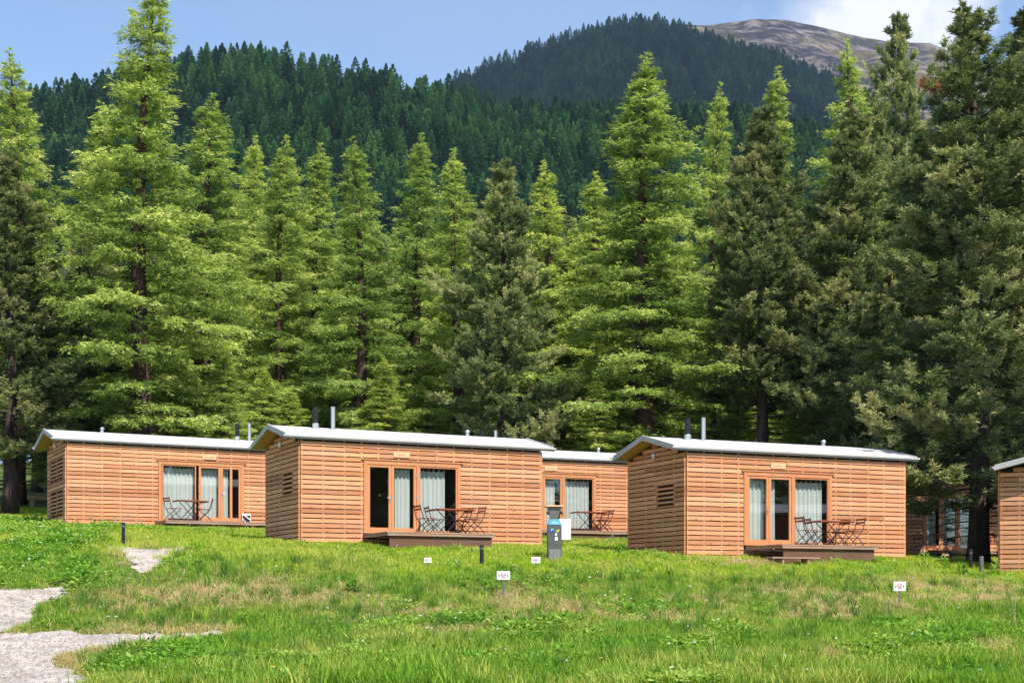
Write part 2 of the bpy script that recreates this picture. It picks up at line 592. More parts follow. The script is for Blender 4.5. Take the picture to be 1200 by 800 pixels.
# ------------------------------------------------------------------ foliage generators
def unit(v): return v / np.maximum(np.linalg.norm(v, axis=-1, keepdims=True), 1e-9)


def spurs(P, D, Ln, n, sl, sw, spread, rng, tone, sag=0.0):
    """needle sprays along twigs: P,D (m,3), Ln (m,) -> kites (m*n,4,3), tone (m*n,)"""
    m = len(P)
    t = rng.random((m, n, 1)) * 0.95 + 0.05
    base = P[:, None] + D[:, None] * (Ln[:, None, None] * t)
    base[..., 2] -= sag * (Ln[:, None] * t[..., 0]) ** 2
    r = rng.normal(size=(m, n, 3))
    Db = np.broadcast_to(D[:, None], r.shape)
    perp = unit(r - (r * Db).sum(-1, keepdims=True) * Db)
    sp = spread * (0.6 + 0.8 * rng.random((m, n, 1)))
    d = unit(Db * np.cos(sp) + perp * np.sin(sp))
    d[..., 2] -= 0.10
    l = sl * (0.65 + 0.7 * rng.random((m, n, 1)))
    w = sw * (0.7 + 0.6 * rng.random((m, n, 1)))
    side = unit(np.cross(d, rng.normal(size=(m, n, 3))))
    mid = base + d * l * 0.45
    V = np.stack([base, mid + side * w * 0.5, base + d * l, mid - side * w * 0.5], 2)
    tn = np.clip(tone[:, None] + rng.normal(size=(m, n)) * 0.10, 0, 0.96)
    return V.reshape(-1, 4, 3), tn.reshape(-1)


def trunk_line(H, rng, lean=0.01):
    ph = rng.random(2) * 6.28
    def f(z):
        return np.array([lean * H * math.sin(z / H * 3 + ph[0]) * (z / H) + 0, lean * H * math.sin(z / H * 4 + ph[1]) * (z / H), z])
    return f


def conifer(kind, seed, H=22.0, R=2.9, base=0.16, dens=1.0):
    rng = np.random.default_rng(seed)
    tl = trunk_line(H, rng)
    wood_ = MB()
    larch = kind == 'larch'
    r0 = 0.0105 * H * (1.15 if not larch else 1.0)
    zs = np.linspace(0, H * 0.99, 16)
    rad = [r0 * (1.25 if z == 0 else 1) * (1 - z / H) ** 0.9 + 0.010 for z in zs]
    wood_.tube([tl(z) for z in zs], rad, 9)
    TP, TD, TL, TT = [], [], [], []
    nb = int((128 if larch else 185) * dens)
    lop = rng.random(16)
    az = rng.random() * 6.28
    for i in range(nb):
        u = (i + rng.random()) / nb
        h = base + ((0.965 if larch else 0.98) - base) * (u ** 0.88 if larch else u)
        az += 2.399 + rng.normal() * 0.4
        if larch:
            prof = min(1.0, ((1 - h) * 1.32) ** 1.15) * (0.62 + 0.38 * sstep(base, base + 0.2, h)) + 0.02
            e0 = np.interp(h, [0, 0.4, 0.75, 1.0], [-0.22, 0.02, 0.42, 1.15]) + rng.normal() * 0.24 * min(1, (1 - h) * 5)
        else:
            prof = min(1.0, ((1 - h) * 1.5) ** 0.80) * (0.78 + 0.22 * sstep(base, base + 0.2, h)) + 0.03
            e0 = np.interp(h, [0, 0.35, 0.75, 1.0], [-0.28, 0.05, 0.55, 1.1]) + rng.normal() * 0.14
        lobe = 0.86 + 0.15 * math.sin(az + lop[0] * 6 + h * 7) + 0.13 * (lop[int(h * 15.9)] - 0.5)
        L = R * prof * lobe * (0.42 + 0.70 * rng.random() ** 0.75)
        if rng.random() < 0.10: L *= 1.3
        L = max(L, 0.09 if larch else 0.15)
        n = 8
        t = np.linspace(0, 1, n)
        hor = L * t * math.cos(e0 * 0.6)
        if larch: zz = L * (math.sin(e0) * t - 0.62 * t ** 2 + 0.42 * t ** 3)
        else: zz = L * (math.sin(e0) * t - 0.20 * t ** 2 + 0.46 * t ** 3)
        wob = np.cumsum(rng.normal(size=n) * 0.03 * L)
        o = tl(h * H)
        ca, sa = math.cos(az), math.sin(az)
        pts = np.stack([o[0] + hor * ca - wob * sa, o[1] + hor * sa + wob * ca, o[2] + zz], 1)
        rb = 0.011 * L + 0.006
        wood_.tube(pts[[0, 2, 4, 7]], [rb * (1 - 0.8 * q) + 0.003 for q in t[[0, 2, 4, 7]]], 4, cap=False)
        # side boughs fanning out from the limb
        nl = int(L / (0.17 if larch else 0.20)) + 4
        tt = 0.10 + 0.90 * (np.arange(nl) + rng.random(nl)) / nl if larch else 0.22 + 0.78 * (np.arange(nl) + rng.random(nl)) / nl
        P0 = np.stack([np.interp(tt, t, pts[:, k]) for k in range(3)], 1)
        i0 = np.minimum((tt * (n - 1)).astype(int), n - 2)
        bd = unit(pts[i0 + 1] - pts[i0])
        sd = np.where(np.arange(nl) % 2 == 0, 1.0, -1.0)[:, None]
        side = unit(np.stack([-bd[:, 1], bd[:, 0], np.zeros(nl)], 1)) * sd
        ll = (0.07 + 0.09 * min(1, L) + 0.42 * L * (1.06 - tt) * np.minimum(1, 0.35 + tt * 2)) * (0.7 + 0.6 * rng.random(nl))
        ld = unit(bd * (0.55 + 0.5 * rng.random((nl, 1))) + side * (0.45 + 0.6 * rng.random((nl, 1))) + np.array([0, 0, 1.0]) * (rng.normal(size=(nl, 1)) * 0.12 - (0.12 if larch else -0.12)))
        bt = 0.40 + rng.normal() * 0.17
        for j in range(nl):
            k = int(ll[j] / (0.055 if larch else 0.060)) + (3 if larch else 3)
            q = (rng.random(k) * 0.9 + 0.1) if larch else (0.35 + 0.68 * rng.random(k) ** 0.7)
            P = P0[j] + ld[j] * (ll[j] * q)[:, None]
            P[:, 2] -= (0.25 if larch else -0.2) * (ll[j] * q) ** 2
            rd = rng.normal(size=(k, 3))
            if larch:
                D = unit(ld[j] * 0.50 + rd * 0.30 + np.array([0, 0, -1.0]) * (0.05 + 1.6 * rng.random((k, 1)) * (1.1 - h)))
                ln = 0.13 + 0.24 * rng.random(k)
            else:
                D = unit(ld[j] * 0.5 + rd * 0.28 + np.array([0, 0, 1.0]) * (0.25 + 0.7 * rng.random((k, 1))))
                ln = 0.15 + 0.17 * rng.random(k)
            ln = ln * min(1.0, 0.40 + (1 - h) * 4)
            TP.append(P); TD.append(D); TL.append(ln)
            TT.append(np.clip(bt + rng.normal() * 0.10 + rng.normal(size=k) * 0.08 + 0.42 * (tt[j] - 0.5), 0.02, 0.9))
    nz = 60
    zt = np.linspace(0.88, 1.0, nz)
    TP.append(np.array([tl(z * H) for z in zt])); a = rng.random(nz) * 6.28
    TD.append(unit(np.stack([np.cos(a) * 0.7, np.sin(a) * 0.7, np.full(nz, 0.8)], 1))); TL.append(0.07 + 2.6 * (1 - zt)); TT.append(np.full(nz, 0.55))
    # dry lower limbs
    for i in range(int(22 if larch else (70 if base > .25 else 26))):
        h = rng.uniform(0.05, base + 0.14); a = rng.random() * 6.28; L = rng.uniform(0.5, 1.9)
        o = tl(h * H); pts = [o + np.array([math.cos(a) * L * q, math.sin(a) * L * q, -0.25 * L * q * q + rng.normal() * 0.05]) for q in (0, .35, .7, 1)]
        wood_.tube(pts, [0.022, 0.016, 0.010, 0.004], 4, cap=False)
        for q in range(3):
            s = pts[1 + q % 3]; b = a + rng.normal() * 0.9
            wood_.tube([s, s + np.array([math.cos(b) * .3, math.sin(b) * .3, -.12])], [0.008, 0.003], 3, cap=False)
    P, D, Ln, T = np.concatenate(TP), np.concatenate(TD), np.concatenate(TL), np.concatenate(TT)
    if larch: V, tn = spurs(P, D, Ln, 8, 0.115, 0.028, 0.75, rng, T, sag=0.3)
    else: V, tn = spurs(P, D, Ln, 15, 0.12, 0.028, 0.70, rng, T, sag=-0.2)
    print(kind, seed, len(V))
    crown = np_mesh(kind + '_crown', V, 4, M[kind], tn)
    tm = wood_.mesh(kind + '_trunk', M['bark_larch' if larch else 'bark_pine'], smooth=True)
    return tm, crown, H, R


def hill_tree(seed, slim, mat='hilltree'):
    rng = np.random.default_rng(seed)
    n = 620
    h = rng.random(n) ** 1.25
    R = (1 - h) ** 0.8 * slim * (0.75 + 0.5 * rng.random(n)) + 0.15
    a = rng.random(n) * 6.28
    q = 0.35 + 0.65 * rng.random(n) ** 0.5
    P = np.stack([np.cos(a) * R * q, np.sin(a) * R * q, 1.5 + h * 16.5], 1)
    D = unit(np.stack([np.cos(a) * (1 - .85 * h ** 2), np.sin(a) * (1 - .85 * h ** 2), -0.35 + 1.3 * h ** 2 + rng.normal(size=n) * 0.25], 1))
    l = (0.9 + 0.9 * (1 - h)) * (0.7 + 0.6 * rng.random(n))
    w = (0.55 + 0.45 * rng.random(n)) * (1 - 0.45 * h)
    side = unit(np.cross(D, rng.normal(size=(n, 3)) + np.array([0, 0, 1.0])))
    mid = P + D * l[:, None] * 0.5
    V = np.stack([P - D * 0.2, mid + side * w[:, None] * 0.5, P + D * l[:, None], mid - side * w[:, None] * 0.5], 1)
    tone = np.clip(0.45 + rng.normal(size=n) * 0.2, 0, 0.9)
    me = np_mesh('hill_conifer', V, 4, M[mat], tone)
    return bpy.data.objects.new('hill_conifer', me)


# ------------------------------------------------------------------ geometry-nodes scatter (ground cover and the far wood only)
def scatter_group(name, coll):
    ng = bpy.data.node_groups.new(name, 'GeometryNodeTree')
    ng.interface.new_socket('Geometry', in_out='INPUT', socket_type='NodeSocketGeometry')
    ng.interface.new_socket('Geometry', in_out='OUTPUT', socket_type='NodeSocketGeometry')
    i = ng.nodes.new('NodeGroupInput'); o = ng.nodes.new('NodeGroupOutput')
    iop = ng.nodes.new('GeometryNodeInstanceOnPoints')
    ci = ng.nodes.new('GeometryNodeCollectionInfo')
    ci.inputs['Collection'].default_value = coll
    ci.inputs['Separate Children'].default_value = True
    ci.inputs['Reset Children'].default_value = True
    iop.inputs['Pick Instance'].default_value = True
    ng.links.new(i.outputs[0], iop.inputs['Points'])
    ng.links.new(ci.outputs[0], iop.inputs['Instance'])
    def attr(nm, typ):
        n = ng.nodes.new('GeometryNodeInputNamedAttribute')
        n.data_type = typ
        n.inputs['Name'].default_value = nm
        return n.outputs[0]
    ng.links.new(attr('rot', 'FLOAT_VECTOR'), iop.inputs['Rotation'])
    ng.links.new(attr('scl', 'FLOAT_VECTOR'), iop.inputs['Scale'])
    ng.links.new(attr('idx', 'INT'), iop.inputs['Instance Index'])
    ng.links.new(iop.outputs[0], o.inputs[0])
    return ng


def scatter(name, objs, P, rot, scl, idx):
    coll = bpy.data.collections.new(name + '_kinds')
    for k, ob in enumerate(objs):
        ob.name = '%s_kind_%02d' % (name, k)
        coll.objects.link(ob)
    me = bpy.data.meshes.new(name)
    n = len(P)
    me.vertices.add(n)
    me.vertices.foreach_set('co', P.astype(np.float32).ravel())
    for nm, typ, arr in (('rot', 'FLOAT_VECTOR', rot), ('scl', 'FLOAT_VECTOR', scl)):
        a = me.attributes.new(nm, typ, 'POINT'); a.data.foreach_set('vector', arr.astype(np.float32).ravel())
    a = me.attributes.new('idx', 'INT', 'POINT'); a.data.foreach_set('value', idx.astype(np.int32))
    o = link(name, me)
    md = o.modifiers.new('scatter', 'NODES')
    md.node_group = scatter_group(name + '_scatter', coll)
    tag(o, kind='stuff')
    return o


def surf_points(P, n, rng, tmin, tmax):
    r, c = P.shape[:2]
    u = rng.random(n) * (c - 1.001); v = (tmin + (tmax - tmin) * rng.random(n)) / 1.5 * (r - 1.001)
    iu, iv = u.astype(int), v.astype(int); fu, fv = (u - iu)[:, None], (v - iv)[:, None]
    return ((P[iv, iu] * (1 - fu) + P[iv, iu + 1] * fu) * (1 - fv) + (P[iv + 1, iu] * (1 - fu) + P[iv + 1, iu + 1] * fu) * fv)


def hill_forest(name, P, n, tmin, tmax, seed, s0, s1, label, thin=None, mat='hilltree'):
    rng = np.random.default_rng(seed)
    Q = surf_points(P, n, rng, tmin, tmax)
    keep = np.abs(Q[:, 0] / Q[:, 1]) < 0.43
    if thin is not None: keep &= thin(Q, rng)
    Q = Q[keep]; n = len(Q)
    Q[:, 2] -= 0.6
    s = s0 + (s1 - s0) * rng.random(n)
    rot = np.stack([np.zeros(n), np.zeros(n), rng.random(n) * 6.28], 1)
    sx = s * (0.8 + 0.5 * rng.random(n))
    o = scatter(name, [hill_tree(100 + k + seed, sl, mat) for k, sl in enumerate((2.5, 3.1, 3.6, 2.8))], Q, rot, np.stack([sx, sx, s], 1), rng.integers(0, 4, n))
    tag(o, label, 'forest')


hill_forest('hill_forest', PN, 12000, 0.3, 1.06, 1, 0.5, 1.2, 'dark green conifer wood covering the nearer hillside')
hill_forest('hill_forest', PF, 14500, 0.12, 1.05, 2, 0.7, 1.55, 'blue green conifer wood on the steep far hill below the rocky ridge', None, 'fartree')


def edge_thin(Q, rng):
    f = (HZ - Q[:, 2] * F / Q[:, 1])
    px = 600 + F * Q[:, 0] / Q[:, 1]
    return (rng.random(len(Q)) < np.clip((f - 42 - (px - 820) * 0.16) / 40, 0, 1) ** 2 * 0.8)


hill_forest('hill_forest', PR, 9000, 0.1, 0.9, 3, 0.6, 1.1, 'thin scattered conifers at the tree line under the rocky ridge', edge_thin)

# ------------------------------------------------------------------ trees near the cabins
VAR = {'larch': [conifer('larch', 11 + k, R=r, base=b) for k, (r, b) in enumerate(((2.9, .14), (2.6, .2), (3.1, .12), (2.5, .24), (2.8, .16), (3.2, .2)))] + [conifer('larch', 31, R=3.0, base=.12, dens=.62)],
       'pine': [conifer('pine', 41 + k, H=18.0, R=r, base=b) for k, (r, b) in enumerate(((2.7, .10), (2.5, .16), (3.1, .12), (2.6, .30)))]}
trng = random.Random(3)


def tree(kind, var, px, ytop, Y, halfpx, label, group=None):
    tm, cm, H, R = VAR[kind][var % len(VAR[kind])]
    x = (px - 600) / F * Y
    z = tz(x, Y) - 0.15
    h = (HZ - ytop) / F * Y - z
    sz = h / H
    sx = halfpx / F * Y / (R * (0.50 if kind == 'larch' else 0.57))
    t = empty(kind + '_tree' if kind == 'larch' else 'stone_pine', (x, Y, z), trng.random() * 6.28, (sx, sx, sz))
    link('trunk', tm, t); link('crown', cm, t)
    tag(t, label, 'tree', group)
    return t


G1 = 'conifers standing behind the cabins'
tree('larch', 0, 20, 60, 67, 62, 'yellow green larch with a thin spire behind the dark pine at the left photo edge', G1)
tree('pine', 1, 12, 178, 58, 60, 'dark stone pine with a bare lower trunk at the left photo edge', G1)
tree('larch', 1, 112, 130, 74, 55, 'pale larch showing its tip just left of the tallest larch', G1)
tree('pine', 0, 108, 255, 66, 42, 'dark stone pine under the pale tip left of the tallest larch', G1)
tree('larch', 0, 170, -30, 58, 88, 'tallest larch, its tip cut by the top of the photo, behind the leftmost cabin', G1)
tree('larch', 4, 240, 108, 65, 78, 'broad yellow green larch close to the right of the tallest larch', G1)
tree('larch', 3, 292, 160, 78, 42, 'short larch tip in the gap right of the broad yellow green larch', G1)
tree('larch', 5, 332, 160, 70, 58, 'left one of the twin larches above the chimneys of the leftmost cabin', G1)
tree('larch', 1, 373, 172, 74, 52, 'right one of the twin larches above the chimneys of the leftmost cabin', G1)
tree('larch', 0, 420, 163, 66, 56, 'bright larch with a straight bare trunk behind the second cabin', G1)
tree('larch', 3, 486, 157, 76, 48, 'slender larch with a rounded pale tip right of the bright bare trunked larch', G1)
tree('larch', 2, 538, 175, 68, 56, 'larch just left of the dark cone shaped pine in the middle', G1)
tree('pine', 2, 590, 193, 62, 56, 'dark cone shaped stone pine behind the right end of the second cabin', G1)
tree('larch', 4, 645, 190, 77, 55, 'pale larch half hidden between the dark cone shaped pine and the wide larch', G1)
tree('larch', 5, 755, 66, 62, 98, 'wide tall larch with a dark straight trunk above the gap between the two big cabins', G1)
tree('larch', 1, 700, 205, 76, 52, 'small larch against the left flank of the wide tall larch', G1)
tree('larch', 0, 838, 97, 75, 45, 'thin larch tip just right of the wide tall larch', G1)
tree('larch', 3, 905, 82, 76, 50, 'olive larch tip rising behind the dark pine with dead lower limbs', G1)
tree('pine', 3, 895, 125, 62, 58, 'dark stone pine with dead lower limbs behind the right big cabin', G1)
tree('larch', 2, 990, 50, 72, 62, 'pointed deep green larch right of the pine with dead lower limbs', G1)
tree('pine', 1, 1000, 128, 61, 58, 'stone pine in front of the pointed deep green larch', G1)
tree('pine', 2, 1048, 20, 76, 56, 'dark bushy stone pine with a rounded top against the cloud', G1)
tree('pine', 0, 1075, 150, 66, 60, 'stone pine between the bushy pine under the cloud and the huge pine', G1)
HUGE = tree('pine', 2, 1146, 12, 47, 100, 'huge stone pine in front of the shaded cabin at right', G1)
tree('pine', 3, 1196, 14, 52, 75, 'second stone pine crowding the huge pine at the right photo edge', G1)
tree('larch', 4, -40, 90, 64, 60, 'larch cut off by the left photo edge', G1)
tree('pine', 1, 1262, 60, 56, 80, 'stone pine cut off by the right photo edge', G1)

# the dead reddish bough on the left flank of the huge pine
inv = (Matrix.Translation(HUGE.location) @ Matrix.Rotation(HUGE.rotation_euler[2], 4, 'Z') @ Matrix.Diagonal((*HUGE.scale, 1))).inverted()
dn = np.random.default_rng(9)
p0, p1 = [Vector(((px - 600) / F * 47, 47 - o, (HZ - py) / F * 47)) for px, py, o in ((1146, 128, 0), (1080, 103, .5))]
q = MB(); q.tube([inv @ p0, inv @ (p0.lerp(p1, .5) + Vector((0, 0, -.12))), inv @ p1], [.035, .025, .01], 5)
db = q.build('dead_branch', M['bark_pine'], HUGE)
mP = np.array([p0.lerp(p1, 1 - .33 * k) for k in dn.random(90) ** 1.5]) + dn.normal(size=(90, 3)) * [.09, .1, .05]
V, tn = spurs(mP, unit(dn.normal(size=(90, 3)) + [-.8, 0, .1]), np.full(90, .16), 9, .12, .03, .7, dn, np.full(90, .5))
V = np.array([[tuple(inv @ Vector(p)) for p in f] for f in V])
link('needles', np_mesh('dead_needles', V, 4, M['rust']), db)

# unseen conifers added to the right of the camera to darken the window reflections
for i in range(54):
    x, y = 46 + 15 * (i % 3) + trng.uniform(-4, 4), -80 + 2.1 * i + trng.uniform(-2, 2)
    tm, cm, H, R = VAR['larch' if i % 3 else 'pine'][i % 4]
    t = empty('larch_tree' if i % 3 else 'stone_pine', (x, y, tz(x, y) - .15), trng.random() * 6.28, (1.7, 1.7, 1.05))
    link('trunk', tm, t); link('crown', cm, t)
    tag(t, 'unseen conifer added off to the right to darken the cabin window reflections', 'tree', 'conifers added out of view on the right')

# rows deeper in the wood
GB = 'trees in the rows deeper in the wood'
brng = random.Random(21)
k = 0
for row, (Y, n, y0, y1) in enumerate(((84, 19, 225, 310), (97, 19, 220, 300), (112, 18, 215, 290))):
    for i in range(n):
        px = -60 + (i + 0.5 + brng.uniform(-0.35, 0.35)) * 1320 / n
        kind = 'larch' if brng.random() < 0.72 else 'pine'
        tree(kind, brng.randrange(6), px, brng.uniform(y0, y1), Y + brng.uniform(-4, 4), brng.uniform(38, 55),
             'larch deep in the wood behind the front row of conifers' if kind == 'larch' else 'stone pine deep in the wood behind the front row of conifers', GB)
GS = 'young trees behind the cabin roofs'
for px, yt, Y, w in ((262, 405, 60, 40), (310, 430, 62, 40), (455, 420, 64, 38), (660, 430, 63, 42), (700, 440, 60, 38), (830, 400, 64, 45), (945, 440, 66, 45), (425, 440, 68, 30), (560, 430, 70, 35), (60, 430, 72, 35), (215, 415, 61, 38), (345, 455, 63, 34), (390, 420, 70, 40), (500, 440, 66, 38), (535, 455, 72, 36), (620, 450, 64, 38), (725, 410, 68, 38), (800, 440, 62, 36), (870, 450, 68, 40), (915, 430, 70, 42), (965, 455, 64, 36)):
    tree('larch', brng.randrange(6), px, yt, Y, w, 'young bright larch low behind the cabin roofs', GS)


# ------------------------------------------------------------------ cabins
def slat_wall(mb, bat, span, to3, rows_z0, rows_z1, holes, rng, gable=None, pitch=0.14, gap=0.029):
    """boards over a wall; to3(s, off, z) -> point; holes are (s0,s1,z0,z1)"""
    bats = [0.03]
    while bats[-1] < span - 0.65: bats.append(bats[-1] + rng.uniform(0.52, 0.66))
    bats.append(span - 0.05)
    def bx(m, s0, s1, o0, o1, z0, z1, mi=0):
        vs = [to3(s, o, z) for z in (z0, z1) for o in (o0, o1) for s in (s0, s1)]
        m.add(vs, [(0, 2, 3, 1), (4, 5, 7, 6), (0, 1, 5, 4), (2, 6, 7, 3), (0, 4, 6, 2), (1, 3, 7, 5)], mi)
    z = rows_z0
    while z < rows_z1 - 0.04:
        z1 = min(z + pitch - gap, rows_z1)
        a, b = 0.0, span
        if gable and z1 > gable[0]:
            ins = (z1 - gable[0]) / gable[1] * span / 2
            a, b = ins, span - ins
        if b - a > 0.1:
            segs = [(a, b)]
            for (h0, h1, hz0, hz1) in holes:
                if z1 > hz0 and z < hz1:
                    ns = []
                    for s0, s1 in segs:
                        if h0 > s0: ns.append((s0, min(h0, s1)))
                        if h1 < s1: ns.append((max(h1, s0), s1))
                    segs = ns
            for s0, s1 in segs:
                if s1 - s0 < 0.02: continue
                cuts = [s0]
                c = s0 + rng.uniform(1.2, 3.6)
                while c < s1 - 0.6:
                    cuts.append(min(bats, key=lambda q: abs(q - c)) + 0.02)
                    c += rng.uniform(2.0, 3.8)
                cuts = sorted(set(q for q in cuts if s0 <= q < s1)) + [s1]
                for q0, q1 in zip(cuts[:-1], cuts[1:]):
                    j = rng.uniform(-0.0025, 0.0025)
                    bx(mb, q0 + (0.002 if q0 > s0 else 0), q1, 0.026 + j, 0.052 + j, z + rng.uniform(-.002, .002), z1 + rng.uniform(-.002, .002))
        z += pitch
    for c in bats:
        s0, s1 = c - 0.025, c + 0.025
        zt = rows_z1
        if gable:
            zt = min(rows_z1, gable[0] + gable[1] * (1 - abs(c - span / 2) / (span / 2)) - 0.03)
        zz = [(rows_z0, zt)]
        for (h0, h1, hz0, hz1) in holes:
            if s1 > h0 and s0 < h1:
                zz = [p for a, b in zz for p in ((a, min(b, hz0)), (max(a, hz1), b)) if p[1] - p[0] > 0.02]
        for a, b in zz: bx(mb, s0, s1, 0.0, 0.046, a, b, 1)


def curtain(parent, s0, s1, z0, z1, y, folds, tabs, seed):
    rng = random.Random(seed)
    n = max(12, int((s1 - s0) * 60))
    ph = rng.random() * 6
    top, bot = [], []
    for i in range(n + 1):
        s = s0 + (s1 - s0) * i / n
        w = 0.030 * math.sin(i / n * folds * 6.28 + ph) + 0.012 * math.sin(i / n * folds * 15 + ph * 2)
        top.append((s, y + w * 0.7, z1)); bot.append((s, y + w * 1.2, z0))
    mb = MB()
    for off in (0.0, 0.006):
        b = len(mb.v)
        vs = [(p[0], p[1] + off, p[2]) for p in top + bot]
        mb.add(vs, [(i, i + 1, n + 2 + i, n + 1 + i) for i in range(n)])
    if tabs:
        k = max(2, int((s1 - s0) / 0.16))
        for i in range(k + 1):
            s = s0 + (s1 - s0 - 0.05) * i / k
            mb.box(s, s + 0.045, y - 0.012, y + 0.012, z1 - 0.02, z1 + 0.07)
    return mb.build('curtain', M['curtain'], parent, smooth=True)


def make_cabin(key, label, seed, mirror=False, lower_louvre=False, curtains=(), chimney=True):
    rng = random.Random(seed)
    cx, cy, cz, ang = CABINS[key]
    root = empty('timber_cabin', (cx, cy, cz), math.radians(ang))
    tag(root, label, 'cabin', 'flat timber cabins on the meadow')
    L, W, H, R = L_, W_, H_, RISE
    D0, D1, DZ0, DZ1 = (1.95, 5.03, 0.30, 2.36)
    if mirror: D0, D1 = 3.20, 6.30
    mx = (lambda s: D0 + D1 - s) if mirror else (lambda s: s)
    # hollow body
    w = MB(); t = 0.10
    w.box(0, D0, 0, t, -0.25, H); w.box(D1, L, 0, t, -0.25, H)
    w.box(D0, D1, 0, t, -0.25, DZ0); w.box(D0, D1, 0, t, DZ1, H)
    for x0, x1 in ((0, t), (L - t, L)):
        w.prism([(x0, t, -0.25), (x0, W - t, -0.25), (x0, W - t, H), (x0, W / 2, H + R * (1 - 2 * t / W)), (x0, t, H)], (0, 0, 0), (x1 - x0, 0, 0))
    w.box(0, L, W - t, W, -0.25, H)
    w.build('wall', M['membrane'], root)
    i = MB()
    i.box(t, L - t, t, W - t, 0.20, 0.30); i.box(t, L - t, t, W - t, 2.55, 2.62)
    i.box(t, L - t, W - t - 0.03, W - t - 0.005, 0.30, 2.55)
    i.box(D0 - 0.9, D0 - 0.85, t, W - t - .03, 0.30, 2.55); i.box(D1 + 0.5, D1 + 0.55, t, W - t - .03, 0.30, 2.55)
    i.box(D0 + 0.3, D0 + 1.3, W - 0.8, W - 0.2, 0.30, 1.15); i.box(D0 + 2.2, D0 + 2.3, W - 1.3, W - .2, 0.3, 1.0)
    i.build('interior', M['interior'], root)
    # cladding
    cl = MB(); bt = None
    hole = (D0 - 0.03, D1 + 0.03, DZ0 - 0.03, DZ1 + 0.14)
    slat_wall(cl, bt, L, lambda s, o, z: (s, -o, z), -0.12, H - 0.02, [hole], rng)
    if lower_louvre: louv = [(0.75, 1.45, 1.70, 2.50), (0.75, 1.45, 0.50, 1.35)]
    else: louv = [(0.50, 1.60, 1.40, 2.12)]
    louvW = [(W - b, W - a, c, d) for a, b, c, d in louv]
    if lower_louvre: louvW = [(0.25, 2.75, 1.75, 2.45), (0.25, 2.75, 0.45, 1.35)]
    # left gable: s runs from the front corner to the back
    louv3 = [(0.55, 1.62, 1.42, 2.12)] if not lower_louvre else [(0.30, 2.80, 1.80, 2.50), (0.30, 2.80, 0.52, 1.38)]
    slat_wall(cl, bt, W, lambda s, o, z: (-o, s, z), -0.12, H + R - 0.05, louv3, rng, gable=(H - 0.02, R))
    slat_wall(cl, bt, W, lambda s, o, z: (L + o, s, z), -0.12, H + R - 0.05, [], rng, gable=(H - 0.02, R))
    slat_wall(cl, bt, L, lambda s, o, z: (s, W + o, z), -0.12, H - 0.02, [], rng)
    c = cl.build('cladding', [M['cladding'], M['batten']], root)
    # louvred openings in the gable
    for (s0, s1, z0, z1) in louv3:
        f = MB()
        f.box(-0.062, -0.004, s0, s0 + 0.05, z0, z1); f.box(-0.062, -0.004, s1 - 0.05, s1, z0, z1)
        f.box(-0.062, -0.004, s0 + 0.05, s1 - 0.05, z0, z0 + 0.04); f.box(-0.062, -0.004, s0 + 0.05, s1 - 0.05, z1 - 0.04, z1)
        if lower_louvre: f.box(-0.062, -0.004, (s0 + s1) / 2 - .04, (s0 + s1) / 2 + .04, z0 + .04, z1 - .04)
        lo = f.build('louvre_window', M['batten'], root)
        g = MB(); z = z0 + 0.12
        while z < z1 - 0.08:
            g.box(-0.050, -0.026, s0 + 0.05, s1 - 0.05, z, z + 0.055); z += 0.135
        g.build('louvre', M['cladding'], lo)
    # roof
    ol, orr, of = 0.46, 0.36, 0.11
    th = math.atan2(R, W / 2)
    def slope(y0off, top, thick, x0, x1, front=True):
        sgn = 1 if front else -1
        ye = -y0off if front else W + y0off
        ze = H - y0off * math.tan(th)
        return [(ye, ze + top), (W / 2, H + R + top), (W / 2, H + R + top - thick), (ye, ze + top - thick)]
    rf = MB()
    for fr in (True, False):
        p = slope(of, 0.135, 0.030, 0, 0, fr)
        rf.prism([(0, y, z) for y, z in p], (-ol, 0, 0), (L + orr, 0, 0))
        x = -ol + 0.9                                     # standing seams
        while x < L + orr - 0.2:
            q = slope(of, 0.142, 0.006, 0, 0, fr)
            rf.prism([(0, y, z) for y, z in q], (x, 0, 0), (x + 0.012, 0, 0)); x += 1.1
    roof = rf.build('roof', M['roofmetal'], root)
    s = MB()
    for fr in (True, False):
        p = slope(of - 0.02, 0.103, 0.070, 0, 0, fr)
        s.prism([(0, y, z) for y, z in p], (-ol + 0.03, 0, 0), (L + orr - 0.03, 0, 0))
    s.build('soffit', M['soffit'], roof)
    tr = MB()
    for fr in (True, False):
        for xa, xb in ((-ol - 0.03, -ol + 0.028), (L + orr - 0.028, L + orr + 0.03)):
            p = slope(of + 0.02, 0.170, 0.160, 0, 0, fr)
            tr.prism([(0, y, z) for y, z in p], (xa, 0, 0), (xb, 0, 0))
        ye = -of if fr else W + of
        yo = -1 if fr else 1
        ze = H - of * math.tan(th)
        ya, yb = sorted((ye + yo * 0.002, ye + yo * 0.045))
        tr.box(-ol - 0.06, L + orr + 0.06, ya, yb, ze + 0.012, ze + 0.118)
        ya, yb = sorted((ye + yo * 0.045, ye + yo * 0.085))
        tr.box(-ol - 0.09, L + orr + 0.09, ya, yb, ze + 0.058, ze + 0.116)
    tr.build('verge_trim', M['trim'], roof, bevel=0.006)
